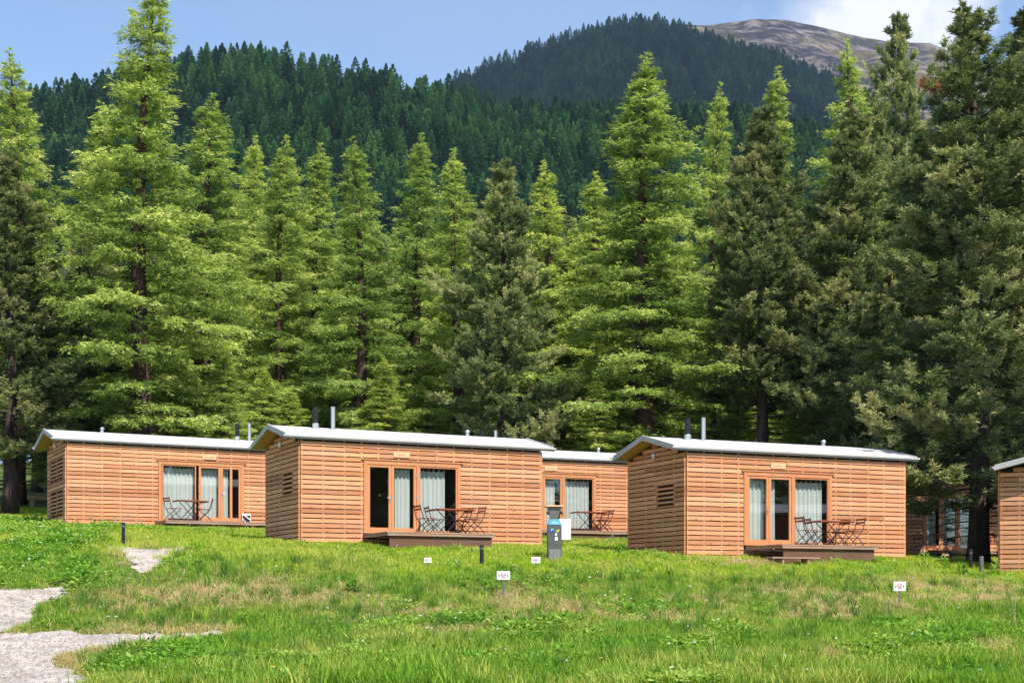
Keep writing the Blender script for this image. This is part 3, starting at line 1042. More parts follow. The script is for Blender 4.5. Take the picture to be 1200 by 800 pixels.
    if chimney:
        for x0, kind in (((0.95, 'b'), (1.50, 's')) if not mirror else ((6.55, 'b'), (7.02, 's'))):
            y = W / 2 - 0.22; zb = H + R - 0.05
            if kind == 'b':
                q = MB(); q.lathe([(0.10, zb), (0.10, zb + 0.26), (0.085, zb + 0.28)], x0, y, 14)
                a = q.build('chimney_pipe', M['steel'], roof, smooth=False)
                q = MB(); q.lathe([(0.075, zb + 0.27), (0.075, zb + 0.44), (0.095, zb + 0.45), (0.095, zb + 0.48), (0.07, zb + 0.49), (0.07, zb + 0.60), (0.09, zb + 0.61),
                                   (0.09, zb + 0.66), (0.075, zb + 0.67), (0.075, zb + 0.76)], x0, y, 14)
                q.build('cowl', M['black'], roof)
            else:
                q = MB(); q.lathe([(0.062, zb - 0.05), (0.062, zb + 0.78), (0.068, zb + 0.78), (0.068, zb + 0.81)], x0, y, 14)
                q.build('flue_pipe', M['steel'], roof)
        q = MB(); q.lathe([(0.06, H + R), (0.06, H + R + 0.26), (0.09, H + R + 0.27), (0.05, H + R + 0.33)], L - 1.7 if not mirror else 1.6, W / 2 + 0.12, 12)
        q.build('vent_cap', M['steel'], roof)
    # glazed front
    y0, y1 = -0.075, 0.02
    fr = MB(); cw = 0.085
    fr.box(D0 - 0.02, D0 + cw, y0, y1, DZ0, DZ1 + 0.10); fr.box(D1 - cw, D1 + 0.02, y0, y1, DZ0, DZ1 + 0.10)
    fr.box(D0 + cw, D1 - cw, y0, y1, DZ1 - 0.02, DZ1 + 0.10); fr.box(D0 + cw, D1 - cw, y0, y1, DZ0, DZ0 + 0.05)
    fr.box(D0 - 0.10, D1 + 0.10, y0 - 0.022, y0 + 0.03, DZ1 + 0.103, DZ1 + 0.145)
    w0 = 3.60
    a, b = sorted((mx(w0), mx(w0 + 0.085))) if not mirror else sorted((mx(w0 + .02), mx(w0 + 0.105)))
    fr.box(a, b, y0, y1, DZ0 + 0.05, DZ1 - 0.02)
    frame = fr.build('door_frame', M['joinery'], root, bevel=0.004)
    def sash(name, sa, sb, stile, rail_b, yy):
        sa, sb = sorted((mx(sa), mx(sb)))
        q = MB(); za, zb = DZ0 + 0.053, DZ1 - 0.023
        q.box(sa, sa + stile, yy - 0.03, yy + 0.03, za, zb); q.box(sb - stile, sb, yy - 0.03, yy + 0.03, za, zb)
        q.box(sa + stile, sb - stile, yy - 0.03, yy + 0.03, za, za + rail_b); q.box(sa + stile, sb - stile, yy - 0.03, yy + 0.03, zb - stile * 0.9, zb)
        o = q.build(name, M['joinery'], root, bevel=0.004)
        g = MB(); g.box(sa + stile - .004, sb - stile + .004, yy - 0.006, yy + 0.006, za + rail_b - .004, zb - stile * 0.9 + .004)
        g.build('pane', M['glass'], o)
        return o, sa, sb
    d1, a1, b1 = sash('door', D0 + 0.088 if not mirror else 2.04 + (D0 - 1.95), 2.795 + (D0 - 1.95), 0.085, 0.12, -0.028)
    d2, a2, b2 = sash('door', 2.800 + (D0 - 1.95), 3.597 + (D0 - 1.95) if not mirror else 3.61 + (D0 - 1.95), 0.085, 0.12, -0.028)
    wn, a3, b3 = sash('window', 3.688 + (D0 - 1.95) if not mirror else 3.71 + (D0 - 1.95), D1 - 0.088 if not mirror else 4.945 + (D0 - 1.95), 0.045, 0.06, -0.028)
    # lever handle on the meeting stile
    hx = (b1 - 0.045) if not mirror else (a1 + 0.045)
    q = MB(); q.box(hx - 0.018, hx + 0.018, -0.072, -0.058, 1.22, 1.42)
    q.tube([(hx, -0.07, 1.36), (hx, -0.115, 1.36)], 0.010, 8); q.tube([(hx, -0.113, 1.36), (hx - (0.11 if not mirror else -.11), -0.113, 1.36)], 0.009, 8)
    q.lathe([(0.012, 1.255), (0.012, 1.275)], hx, -0.072, 8)
    q.build('handle', M['steel'], d1)
    for hz in (0.75, 1.35, 2.0):
        q = MB(); q.box(mx(3.60 + (D0 - 1.95)) - 0.012, mx(3.60 + (D0 - 1.95)) + 0.012, -0.083, -0.06, hz, hz + 0.09)
        q.build('hinge', M['steel'], d2)
    for ci, (pane, f0, f1, tabs, y) in enumerate(curtains):
        sa, sb = {1: (a1, b1), 2: (a2, b2), 3: (a3, b3)}[pane]
        sa, sb = sa + 0.03, sb - 0.03
        curtain(root, sa + (sb - sa) * f0, sa + (sb - sa) * f1, 0.36, 2.215 if tabs else 2.25, y, 5.5 * (f1 - f0) * (sb - sa) + 1, tabs, seed + ci)
    # name board above the doors
    nb = (3.12 if not mirror else 5.02)
    q = MB(); q.box(nb - 0.26, nb + 0.26, -0.078, -0.054, 2.575, 2.735)
    p = q.build('name_board', M['plaque'], root, bevel=0.006)
    q = MB(); x = nb - 0.17
    while x < nb + 0.15:
        hh = rng.uniform(0.045, 0.075)
        q.box(x, x + rng.uniform(.012, .03), -0.081, -0.0775, 2.62, 2.62 + hh); x += rng.uniform(0.035, 0.055)
    q.build('lettering', M['engrave'], p)
    # small wall lamp on the gable
    q = MB(); q.lathe([(0.035, H - 0.10), (0.05, H - 0.07), (0.05, H + 0.03), (0.03, H + 0.06)], -0.10, W / 2, 12)
    q.build('wall_lamp', M['white'], root)
    # plinth
    q = MB(); q.box(0.06, L - 0.06, 0.06, W - 0.06, -0.55, -0.26)
    q.build('plinth', M['concrete'], root)
    return root


cabA = make_cabin('A', 'leftmost timber cabin, half hidden behind the next one, two louvre windows in its side', 1, True, True,
                  ((3, 0.0, 0.99, True, 0.16), (2, 0.0, 0.95, False, 0.16), (1, 0.0, 0.42, False, 0.16)))
cabB = make_cabin('B', 'timber cabin in full sun left of the grey service pillar', 2, False, False,
                  ((2, 0.20, 0.86, False, 0.16), (3, 0.0, 0.76, True, 0.16)))
cabC = make_cabin('C', 'timber cabin in full sun right of the grey service pillar', 3, False, False,
                  ((1, 0.0, 0.97, False, 0.16), (2, 0.0, 0.40, False, 0.16), (3, 0.0, 0.93, True, 0.16)))
cabD = make_cabin('D', 'timber cabin set back in the gap between the two sunny cabins', 4, False, False,
                  ((2, 0.05, 0.75, False, 0.16), (3, 0.0, 0.93, True, 0.16)))
cabE = make_cabin('E', 'shaded timber cabin behind the huge pine at right', 5, False, False,
                  ((1, 0.3, 0.9, False, 0.16), (2, 0.0, 0.55, False, 0.16), (3, 0.0, 0.99, False, 0.16)))
cabF = make_cabin('F', 'timber cabin cut off by the right photo edge, gable end showing', 6, False, False, ((3, 0, .9, True, .16),))

cabG = make_cabin('G', 'timber cabin outside the right photo edge, seen only as a white roof in window reflections', 7)


def local(root, s, y, z):
    a = root.rotation_euler[2]
    return (root.location.x + s * math.cos(a) - y * math.sin(a), root.location.y + s * math.sin(a) + y * math.cos(a), root.location.z + z)


# ------------------------------------------------------------------ decks
def make_deck(cab, s0, s1, depth, top, label, step=None):
    o = empty('wooden_deck', local(cab, s0, 0, 0), cab.rotation_euler[2])
    tag(o, label, 'deck', 'wooden decks in front of the cabin doors')
    w = s1 - s0
    q = MB(); y = -depth; rr = random.Random(int(s0 * 100))
    while y < -0.16:
        q.box(0.0 + rr.uniform(-.008, .008), w + rr.uniform(-.008, .008), y, y + 0.135, top - 0.035, top); y += 0.142
    q.build('deck_boards', M['deck'], o)
    q = MB()
    q.box(0.02, w - 0.02, -depth + 0.012, -depth + 0.052, top - 0.11, top - 0.038)
    q.box(0.02, 0.06, -depth + 0.055, -0.08, top - 0.11, top - 0.038); q.box(w - 0.06, w - 0.02, -depth + 0.055, -0.08, top - 0.11, top - 0.038)
    q.build('rim_joist', M['deck'], o)
    q = MB(); q.box(0.10, w - 0.10, -depth + 0.08, -depth + 0.11, top - 0.75, top - 0.115)
    q.build('skirt_board', M['skirt'], o)
    for x in (0.2, w / 2, w - 0.2):
        q = MB(); q.box(x, x + 0.1, -depth + 0.16, -depth + 0.26, top - 0.95, top - 0.115)
        q.build('leg', M['deck'], o)
    return o


def make_step(cab, s0, s1, y0, y1, z, label):
    o = empty('wooden_step', local(cab, s0, y0, 0), cab.rotation_euler[2])
    tag(o, label, 'step')
    q = MB(); w = s1 - s0; n = 3
    for k in range(n):
        q.box(0, w, (y1 - y0) * k / n, (y1 - y0) * (k + 1) / n - 0.01, z - 0.04, z)
    q.build('tread', M['deck'], o)
    for x in (0.35, w - 0.41):
        q = MB(); q.box(x, x + 0.06, 0.03, (y1 - y0) - 0.03, z - 0.5, z - 0.043); q.build('support', M['deck'], o)
    return o


make_deck(cabA, 3.05, 6.9, 1.5, 0.27, 'low deck with a small table and two chairs before the leftmost cabin')
make_deck(cabB, 1.9, 5.3, 2.05, 0.27, 'weathered deck with a laid out table before the sunny cabin left of the pillar')
make_deck(cabC, 1.95, 5.3, 1.95, 0.27, 'weathered deck of the sunny cabin right of the pillar')
make_deck(cabD, 1.9, 6.1, 1.7, 0.25, 'deck of the cabin set back between the two sunny cabins')
make_deck(cabE, 1.9, 5.8, 1.6, 0.25, 'deck in deep shade behind the huge pine')
make_step(cabC, 1.35, 2.95, -2.36, -1.99, -0.10, 'low wooden step at the left end of the deck right of the pillar')


# ------------------------------------------------------------------ tables and chairs
def make_table(name='folding_table', w=1.2, d=0.72):
    t = empty(name, (0, 0, 0))
    q = MB(); n = 7
    for k in range(n):
        y = -d / 2 + d * k / n
        q.box(-w / 2, w / 2, y, y + d / n - 0.008, 0.715, 0.742)
    q.box(-w / 2, -w / 2 + 0.05, -d / 2, d / 2 - .01, 0.69, 0.713); q.box(w / 2 - 0.05, w / 2, -d / 2, d / 2 - .01, 0.69, 0.713)
    q.build('table_top', M['redwood'], t)
    for y in (-d / 2 + 0.09, d / 2 - 0.09):
        for sg in (1, -1):
            q = MB(); q.tube([(-0.36 * sg, y + 0.012 * sg, 0.012), (0.34 * sg, y + 0.012 * sg, 0.70)], 0.014, 6)
            q.build('leg', M['darkframe'], t)
    q = MB(); q.tube([(-0.36, -d / 2 + .09, 0.016), (-0.36, d / 2 - .09, 0.016)], 0.010, 6); q.tube([(0.36, -d / 2 + .09, 0.016), (0.36, d / 2 - .09, 0.016)], 0.010, 6)
    q.build('stretcher', M['darkframe'], t)
    return t


def make_chair():
    c = empty('folding_chair', (0, 0, 0))
    for k in range(5):
        pass
    q = MB()
    for k in range(6):
        x = -0.19 + k * 0.068
        q.box(x, x + 0.055, -0.20, 0.20, 0.448 - 0.004 * (5 - k), 0.466 - 0.004 * (5 - k))
    q.build('seat', M['redwood'], c)
    q = MB()
    for z, x in ((0.70, -0.265), (0.79, -0.287)):
        m = Matrix.Translation((x, 0, z)) @ Matrix.Rotation(-0.22, 4, 'Y')
        q.box(-0.010, 0.010, -0.195, 0.195, -0.030, 0.030, m=m)
    q.build('backrest', M['redwood'], c)
    for y in (-0.215, 0.215):
        q = MB(); q.tube([(-0.300, y, 0.84), (-0.265, y, 0.70), (-0.215, y, 0.50), (-0.12, y, 0.36), (0.05, y, 0.20), (0.23, y, 0.012)], 0.0125, 6)
        q.build('leg', M['darkframe'], c)
        ys = y * 0.90
        q = MB(); q.tube([(0.20, ys, 0.445), (0.05, ys, 0.30), (-0.13, ys, 0.17), (-0.27, ys, 0.012)], 0.0125, 6)
        q.build('leg', M['darkframe'], c)
    q = MB()
    q.tube([(0.22, -0.21, 0.03), (0.22, 0.21, 0.03)], 0.009, 6); q.tube([(-0.26, -0.19, 0.03), (-0.26, 0.19, 0.03)], 0.009, 6)
    q.tube([(-0.17, -0.21, 0.44), (-0.17, 0.21, 0.44)], 0.009, 6)
    q.build('stretcher', M['darkframe'], c)
    return c


TBL, CHR = make_table(), make_chair()
used = {'t': False, 'c': False}


def place(kind, cab, s, y, z, rz, label, group):
    src = TBL if kind == 't' else CHR
    o = src if not used[kind] else copy_tree(src)
    used[kind] = True
    o.location = local(cab, s, y, z)
    o.rotation_euler[2] = cab.rotation_euler[2] + rz
    tag(o, label, 'table' if kind == 't' else 'chair', group)
    return o


GT, GC = 'folding tables on the decks', 'folding chairs on the decks'
PI = math.pi
wB, wC, wA, wD, wE = ('on the deck left of the pillar', 'on the deck right of the pillar', 'before the leftmost cabin', 'before the cabin set back in the gap', 'before the shaded cabin')
place('t', cabB, 4.39, -0.95, 0.272, 0.04, 'reddish folding table among four chairs ' + wB, GT)
place('c', cabB, 3.45, -1.15, 0.272, 0.08, 'leftmost dark framed folding chair ' + wB, GC)
place('c', cabB, 4.02, -0.55, 0.272, -0.1, 'folding chair second from left against the curtain ' + wB, GC)
place('c', cabB, 4.98, -1.2, 0.272, PI + 0.08, 'rightmost folding chair ' + wB, GC)
place('c', cabB, 4.90, -0.45, 0.272, PI - 0.1, 'folding chair behind the right end of the table ' + wB, GC)
place('t', cabC, 4.40, -0.90, 0.272, -0.04, 'reddish folding table among four chairs ' + wC, GT)
place('c', cabC, 3.34, -1.20, 0.272, 0.05, 'leftmost dark red folding chair ' + wC, GC)
place('c', cabC, 4.12, -0.50, 0.272, -0.08, 'folding chair second from left against the curtain ' + wC, GC)
place('c', cabC, 4.95, -1.20, 0.272, PI - 0.06, 'rightmost folding chair ' + wC, GC)
place('c', cabC, 5.0, -0.42, 0.272, PI + 0.1, 'folding chair behind the right end of the table ' + wC, GC)
tA = place('t', cabA, 4.15, -0.75, 0.272, 0.12, 'small reddish folding table between two chairs ' + wA, GT)
tA.scale = (0.92, 0.95, 1)
place('c', cabA, 3.52, -0.80, 0.272, 0.25, 'folding chair on the left of the small table ' + wA, GC)
place('c', cabA, 4.66, -0.70, 0.272, PI - 0.35, 'folding chair on the right of the small table ' + wA, GC)
place('t', cabD, 4.34, -0.8, 0.252, 0.03, 'reddish folding table ' + wD, GT)
place('c', cabD, 4.95, -0.95, 0.252, PI - 0.1, 'front folding chair right of the table ' + wD, GC)
place('c', cabD, 5.03, -0.40, 0.252, PI + 0.15, 'rear folding chair right of the table ' + wD, GC)
place('c', cabE, 1.35, -0.75, 0.02, 0.1, 'dark folding chair on the left in the shade ' + wE, GC)
place('c', cabE, 1.75, -1.35, 0.02, 0.35, 'dark folding chair on the right in the shade ' + wE, GC)

# crate on the first deck
o = empty('patterned_crate', local(cabA, 6.22, -0.62, 0.272), cabA.rotation_euler[2] - 0.2)
tag(o, 'small black and white patterned crate on the deck before the leftmost cabin', 'crate')
q = MB(); q.box(-0.16, 0.16, -0.16, 0.16, 0, 0.30)
for zz in (0.30,): q.box(-0.165, 0.165, -0.165, 0.165, zz + .001, zz + 0.03)
q.build('body', M['white'], o, bevel=0.01)
q = MB()
q.prism([(-0.14, -0.1625, 0.03), (-0.04, -0.1625, 0.03), (-0.14, -0.1625, 0.14)], (0, 0, 0), (0, -0.004, 0))
q.prism([(0.00, -0.1625, 0.03), (0.14, -0.1625, 0.03), (0.14, -0.1625, 0.10), (-0.10, -0.1625, 0.27), (-0.14, -0.1625, 0.27), (-0.14, -0.1625, 0.19)], (0, 0, 0), (0, -0.004, 0))
q.prism([(0.14, -0.1625, 0.15), (0.14, -0.1625, 0.27), (-0.03, -0.1625, 0.27)], (0, 0, 0), (0, -0.004, 0))
q.box(-0.166, -0.1625, -0.13, 0.13, 0.04, 0.26)
q.build('dark_panel', M['black'], o)

# white board beside the set-back deck
bx, by = (661 - 600) / F * 49.2, 49.2
o = empty('white_board', (bx, by, tz(bx, by)), math.radians(8))
tag(o, 'white upright board standing in the grass just behind the grey service pillar', 'board')
q = MB(); q.box(-0.24, 0.24, -0.012, 0.012, 0.12, 0.86); q.build('panel', M['white'], o, bevel=0.005)
for x in (-0.17, 0.17):
    q = MB(); q.box(x - .02, x + .02, 0.014, 0.05, -0.15, 0.7); q.build('stake', M['postgrey'], o)


# ------------------------------------------------------------------ service pillar
px_, py_ = ray_ground(649.5, 656)
o = empty('service_pillar', (px_, py_, tz(px_, py_) - 0.02), math.radians(4))
tag(o, 'grey metal service pillar with stickers and a pale roof plate, standing on the lawn', 'service pillar')
o.scale = (0.95, 1, 1.06)
S = py_ / F
w, d = 17.0 * S / 2, 0.15
q = MB(); q.box(-w, w, -d, d, -0.2, 0.92)
q.add([(-w, -d, 0.922), (w, -d, 0.922), (w, d, 0.922), (-w, d, 0.922), (-w * .62, -d * .7, 1.10), (w * .62, -d * .7, 1.10), (w * .62, d * .7, 1.10), (-w * .62, d * .7, 1.10)],
      [(3, 2, 1, 0), (4, 5, 6, 7), (0, 1, 5, 4), (1, 2, 6, 5), (2, 3, 7, 6), (3, 0, 4, 7)])
q.build('body', M['pillar'], o, bevel=0.008)
q = MB()
q.add([(-w * .55, -d * .6, 1.102), (w * .55, -d * .6, 1.102), (w * .55, d * .6, 1.102), (-w * .55, d * .6, 1.102), (-w * 1.0, -d, 1.40), (w * 1.0, -d, 1.40), (w * 1.0, d, 1.40), (-w * 1.0, d, 1.40)],
      [(3, 2, 1, 0), (4, 5, 6, 7), (0, 1, 5, 4), (1, 2, 6, 5), (2, 3, 7, 6), (3, 0, 4, 7)])
q.build('head', M['pillarlight'], o, bevel=0.006)
q = MB(); q.box(-w - 0.07, w + 0.07, -d - 0.05, d + 0.05, 1.403, 1.445); q.build('roof_plate', M['plaque'], o, bevel=0.006)
for sg in (-1, 1):
    q = MB(); q.tube([(sg * w * .85, -d * .7, 1.26), (sg * w * 1.0, -d - .02, 1.26), (sg * w * 1.05, -d - .04, 1.21)], 0.035, 10); q.build('socket', M['black'], o)
q = MB(); q.box(-w + 0.04, w - 0.03, -d - 0.006, -d - 0.001, 0.0, 0.30); q.build('access_panel', M['pillarlight'], o)
q = MB()
nrm = [(-w * .96, -d - .003, 0.935), (w * .96, -d - .003, 0.935), (w * .66, -d * .73 - .003, 1.075), (-w * .66, -d * .73 - .003, 1.075)]
q.prism(nrm, (0, 0, 0), (0, -0.004, 0.002)); lab = q.build('sticker', M['blue'], o)
q = MB()
for k in range(6):
    q.box(-0.075 + k * 0.027, -0.058 + k * 0.027, -d - 0.002, -d + 0.010, 0.975, 1.005)
q.build('lettering', M['white'], lab)
q = MB(); q.prism([(-w * .42 + 0.062 * math.cos(t * .3927), -d - .002, 0.79 + 0.062 * math.sin(t * .3927)) for t in range(16)], (0, 0, 0), (0, -.004, 0)); st = q.build('sticker', M['navy'], o)
q = MB(); q.prism([(-w * .35 + 0.035 * math.cos(a), -d - .007, 0.80 + 0.035 * math.sin(a)) for a in np.linspace(0.3, 4.0, 9)] + [(-w * .35 + 0.02 * math.cos(a), -d - .007, 0.80 + 0.02 * math.sin(a)) for a in np.linspace(4.0, 0.3, 9)], (0, 0, 0), (0, -.003, 0))
q.build('mark', M['white'], st)
q = MB(); q.prism([(w * .25, -d - .002, 0.73), (w * .62, -d - .002, 0.76), (w * .68, -d - .002, 0.82), (w * .2, -d - .002, 0.80)], (0, 0, 0), (0, -.004, 0)); q.build('sticker', M['lime'], o)
q = MB(); q.prism([(w * .1, -d - .002, 0.64), (w * .35, -d - .002, 0.66), (w * .3, -d - .002, 0.72), (w * .05, -d - .002, 0.71)], (0, 0, 0), (0, -.004, 0)); q.build('sticker', M['white'], o)
q = MB(); q.box(w * .02, w * .42, -d - .006, -d - .002, 0.53, 0.615); q.build('sticker', M['white'], o)


# ------------------------------------------------------------------ bollards and pitch signs
def bollard(px, py, h, r, label, mat):
    x, y = ray_ground(px, py)
    o = empty('bollard', (x, y, tz(x, y)))
    tag(o, label, 'bollard', 'small posts in the grass')
    q = MB(); q.lathe([(r, -0.25), (r, h * 0.80)], 0, 0, 14); q.build('post', mat, o, smooth=False)
    q = MB(); q.lathe([(r * 0.88, h * 0.802), (r * 0.88, h * 0.86)], 0, 0, 14); q.build('band', M['pillarlight'], o)
    q = MB(); q.lathe([(r, h * 0.862), (r, h * 0.97), (r * 0.7, h)], 0, 0, 14); q.build('cap', mat, o)


bollard(564.5, 664, 0.58, 0.055, 'black bollard in the grass before the cabin left of the service pillar', M['black'])
bollard(144.5, 639, 0.64, 0.050, 'dark bollard at the top of the short gravel path', M['black'])
bollard(1137.5, 668, 0.62, 0.055, 'dark bollard in the shade under the huge pine', M['black'])
bollard(1150, 672, 0.50, 0.060, 'grey bollard with a pale top beside the dark one under the huge pine', M['postgrey'])

SEG = {'0': 'abcdef', '1': 'bc', '2': 'abged', '3': 'abgcd', '5': 'afgcd', '8': 'abcdefg', '4': 'fgbc'}


def digit(mb, ch, x, z, w, h, y, t):
    b = {'a': (x, x + w, z + h - t, z + h), 'g': (x, x + w, z + h / 2 - t / 2, z + h / 2 + t / 2), 'd': (x, x + w, z, z + t),
         'f': (x, x + t, z + h / 2, z + h), 'e': (x, x + t, z, z + h / 2), 'b': (x + w - t, x + w, z + h / 2, z + h), 'c': (x + w - t, x + w, z, z + h / 2)}
    for s in SEG[ch]:
        x0, x1, z0, z1 = b[s]
        mb.box(x0, x1, y - 0.004, y, z0, z1)


def pitch_sign(px, py_base, py_top, wpx, hpx, text, label):
    x, y = ray_ground(px, py_base)
    S = y / F
    z = tz(x, y)
    top = (py_base - py_top) * S
    w, h = wpx * S, hpx * S
    o = empty('pitch_sign', (x, y, z), math.radians(-3))
    tag(o, label, 'sign', 'numbered pitch signs in the grass')
    q = MB(); q.box(-0.022, 0.022, -0.010, 0.010, -0.2, top - 0.02); q.build('post', M['postgrey'], o)
    q = MB(); q.box(-w / 2, w / 2, -0.026, -0.0115, top - h, top)
    b = q.build('sign_board', M['white'], o, bevel=0.004)
    q = MB(); dh = h * 0.46; dw = w * 0.15
    zz = top - h * 0.72
    digit(q, text[0], -dw - w * 0.02, zz, dw, dh, -0.0275, dw * 0.26); digit(q, text[1], w * 0.02, zz, dw, dh, -0.0275, dw * 0.26)
    q.build('number', M['red'], b)
    for sg in (-1, 1):
        q = MB(); c = top - h * 0.5
        q.prism([(sg * w * 0.40, -0.0275, c), (sg * w * 0.27, -0.0275, c + h * 0.12), (sg * w * 0.27, -0.0275, c - h * 0.12)][::sg], (0, 0, 0), (0, -0.004, 0))
        q.build('arrow', M['inkblue'], b)


pitch_sign(590, 701, 669.5, 15.5, 10, '52', 'white pitch sign with red number on the grey post in the middle of the bank')
pitch_sign(1054, 712, 681.5, 14.5, 11, '50', 'white pitch sign with red number on the right of the bank')
pitch_sign(628, 668, 652.5, 10.5, 7, '53', 'small white pitch sign low in the grass just left of the service pillar')
pitch_sign(501.5, 668, 653.5, 8.5, 6, '51', 'tiny white pitch sign low in the grass below the deck left of the pillar')

# stump and bench at the wood edge on the left
x, y = ray_ground(17, 597)
o = empty('tree_stump', (x, y, tz(x, y)))
tag(o, 'low pale tree stump at the foot of the pine at the left photo edge', 'stump')
q = MB(); q.lathe([(0.30, -0.1), (0.24, 0.12), (0.21, 0.40), (0.20, 0.42)], 0, 0, 12); q.build('trunk', M['stump'], o)
x, y = ray_ground(50, 594)
o = empty('log_bench', (x, y, tz(x, y)), 0.4)
tag(o, 'rough wooden log bench at the wood edge left of the leftmost cabin', 'bench')
q = MB(); q.tube([(-0.7, 0, 0.45), (0.7, 0.05, 0.42)], 0.14, 10); q.build('seat', M['stump'], o)
for sx in (-0.45, 0.45):
    q = MB(); q.lathe([(0.13, -0.1), (0.12, 0.32)], sx, 0.02, 10); q.build('leg', M['stump'], o)


# ------------------------------------------------------------------ paths
def inpoly(px, py, poly):
    n = len(poly); c = np.zeros(len(px), bool); j = n - 1
    for i in range(n):
        xi, yi = poly[i]; xj, yj = poly[j]
        hit = ((yi > py) != (yj > py)) & (px < (xj - xi) * (py - yi) / (yj - yi + 1e-12) + xi)
        c ^= hit; j = i
    return c


PATHS = [[(-40, 696), (40, 692), (84, 689), (93, 691), (78, 698), (60, 706), (40, 716), (30, 725), (34, 732), (20, 739), (-40, 744)],
         [(-40, 748), (20, 744), (85, 742), (120, 744), (250, 742), (262, 744), (200, 750), (150, 754), (112, 762), (70, 770), (52, 776), (92, 788), (108, 802), (120, 830), (-60, 830)],
         [(127, 640), (160, 643), (192, 644), (214, 640), (222, 641), (200, 650), (190, 658), (184, 671), (166, 672), (160, 662), (150, 653), (138, 646)]]
PATHW = []
for poly in PATHS:
    wp = []
    for (a, b) in poly:
        if b > 800:
            yv = 21.3; wp.append(((a - 600) / F * yv, yv))
        else: wp.append(ray_ground(a, b))
    PATHW.append(wp)


def path_mask(x, y, jit=0.25):
    dx = (fbm(x * 2.2, y * 2.2, 3) - 0.5) * jit * 2; dy = (fbm(x * 2.2 + 50, y * 2.2 + 50, 3) - 0.5) * jit * 2
    m = np.zeros(len(x), bool)
    for wp in PATHW: m |= inpoly(x + dx, y + dy, wp)
    return m


for wp in PATHW:
    a = np.array(wp)
    x0, x1, y0, y1 = a[:, 0].min() - .3, a[:, 0].max() + .3, a[:, 1].min() - .4, a[:, 1].max() + .4
    st = 0.07
    nx, ny = int((x1 - x0) / st) + 1, int((y1 - y0) / st) + 1
    X, Y = np.meshgrid(x0 + np.arange(nx) * st, y0 + np.arange(ny) * st)
    Z = terrain(X.ravel(), Y.ravel()).reshape(X.shape) + 0.025 + (fbm(X * 6, Y * 6, 3) - .5) * 0.03
    xc, yc = X[:-1, :-1] + st / 2, Y[:-1, :-1] + st / 2
    dx = (fbm(xc * 2.2, yc * 2.2, 3) - 0.5) * .5; dy = (fbm(xc * 2.2 + 50, yc * 2.2 + 50, 3) - 0.5) * .5
    ins = inpoly((xc + dx).ravel(), (yc + dy).ravel(), wp)
    idx = np.arange(nx * ny).reshape(ny, nx)
    qd = np.stack([idx[:-1, :-1], idx[:-1, 1:], idx[1:, 1:], idx[1:, :-1]], -1).reshape(-1, 4)[ins]
    me = bpy.data.meshes.new('path')
    me.from_pydata(np.stack([X, Y, Z], -1).reshape(-1, 3).tolist(), [], qd.tolist())
    me.materials.append(M['gravel']); me.update()
    tag(link('path', me), kind='structure')


# ------------------------------------------------------------------ meadow
def blade_tuft(seed, n, h, spread, lean, width, mat):
    rng = np.random.default_rng(seed)
    Q = []
    for i in range(n):
        a = rng.random() * 6.28; r = spread * rng.random() ** 0.5
        b = np.array([math.cos(a) * r, math.sin(a) * r, -0.02])
        a2 = rng.random() * 6.28
        ld = np.array([math.cos(a2), math.sin(a2), 0]) * lean * (0.3 + rng.random())
        hh = h * (0.55 + 0.6 * rng.random())
        sd = np.array([-math.sin(a2 + rng.normal() * .5), math.cos(a2), 0]) * width * (0.7 + 0.6 * rng.random())
        p1 = b + np.array([0, 0, hh * 0.55]) + ld * hh * 0.30
        p2 = b + np.array([0, 0, hh * 0.95]) + ld * hh * 1.0
        Q.append([b - sd, b + sd, p1 + sd * .8, p1 - sd * .8]); Q.append([p1 - sd * .8, p1 + sd * .8, p2 + sd * .12, p2 - sd * .12])
    return bpy.data.objects.new('tuft', np_mesh('tuft', np.array(Q), 4, mat))


def herb_tuft(seed, n, h, spread, leaf, mat):
    rng = np.random.default_rng(seed)
    Q = []
    for i in range(n):
        a = rng.random() * 6.28; r = spread * rng.random() ** 0.5
        zz = h * (0.15 + 0.85 * rng.random()) * (1 - 0.5 * (r / spread) ** 2)
        b = np.array([math.cos(a) * r, math.sin(a) * r, zz])
        a2 = a + rng.normal() * 0.8
        d = unit(np.array([math.cos(a2), math.sin(a2), 0.25 + rng.normal() * 0.35]))
        s = unit(np.cross(d, np.array([0, 0, 1.0]) + rng.normal(size=3) * .4))
        l = leaf * (0.6 + 0.8 * rng.random())
        Q.append([b, b + d * l * .5 + s * l * .26, b + d * l, b + d * l * .5 - s * l * .26])
    return bpy.data.objects.new('herb', np_mesh('herb', np.array(Q), 4, mat))


def near_path(x, y):
    return path_mask(x, y + .5) | path_mask(x, y + 1.1) | path_mask(x, y - .3)


def kept_clear(x, y, r=0.55):
    m = np.zeros(len(x), bool)
    for ob in SC.objects:
        if ob.parent is None and ob.get('category') in ('sign', 'bollard', 'service pillar', 'board'):
            q = ob.location
            m |= ((x - q.x) ** 2 * 1.0 + ((y - q.y + 0.6) * .45) ** 2) < r * r
    return m


def cabin_mask(x, y, grow=0.02, decks=True):
    m = np.zeros(len(x), bool)
    for k, (cx, cy, cz, a) in CABINS.items():
        a = math.radians(a)
        s = (x - cx) * math.cos(a) + (y - cy) * math.sin(a); t = -(x - cx) * math.sin(a) + (y - cy) * math.cos(a)
        m |= (s > -grow) & (s < L_ + grow) & (t > -grow) & (t < W_ + grow)
        if decks and k not in 'FG':
            s0, s1, dp = {'A': (3.05, 6.9, 1.5), 'B': (1.9, 5.3, 2.05), 'C': (1.95, 5.3, 1.95), 'D': (1.9, 6.1, 1.7), 'E': (1.9, 5.8, 1.6)}[k]
            m |= (s > s0 + .05) & (s < s1 - .05) & (t > -dp + .12) & (t < 0)
    return m


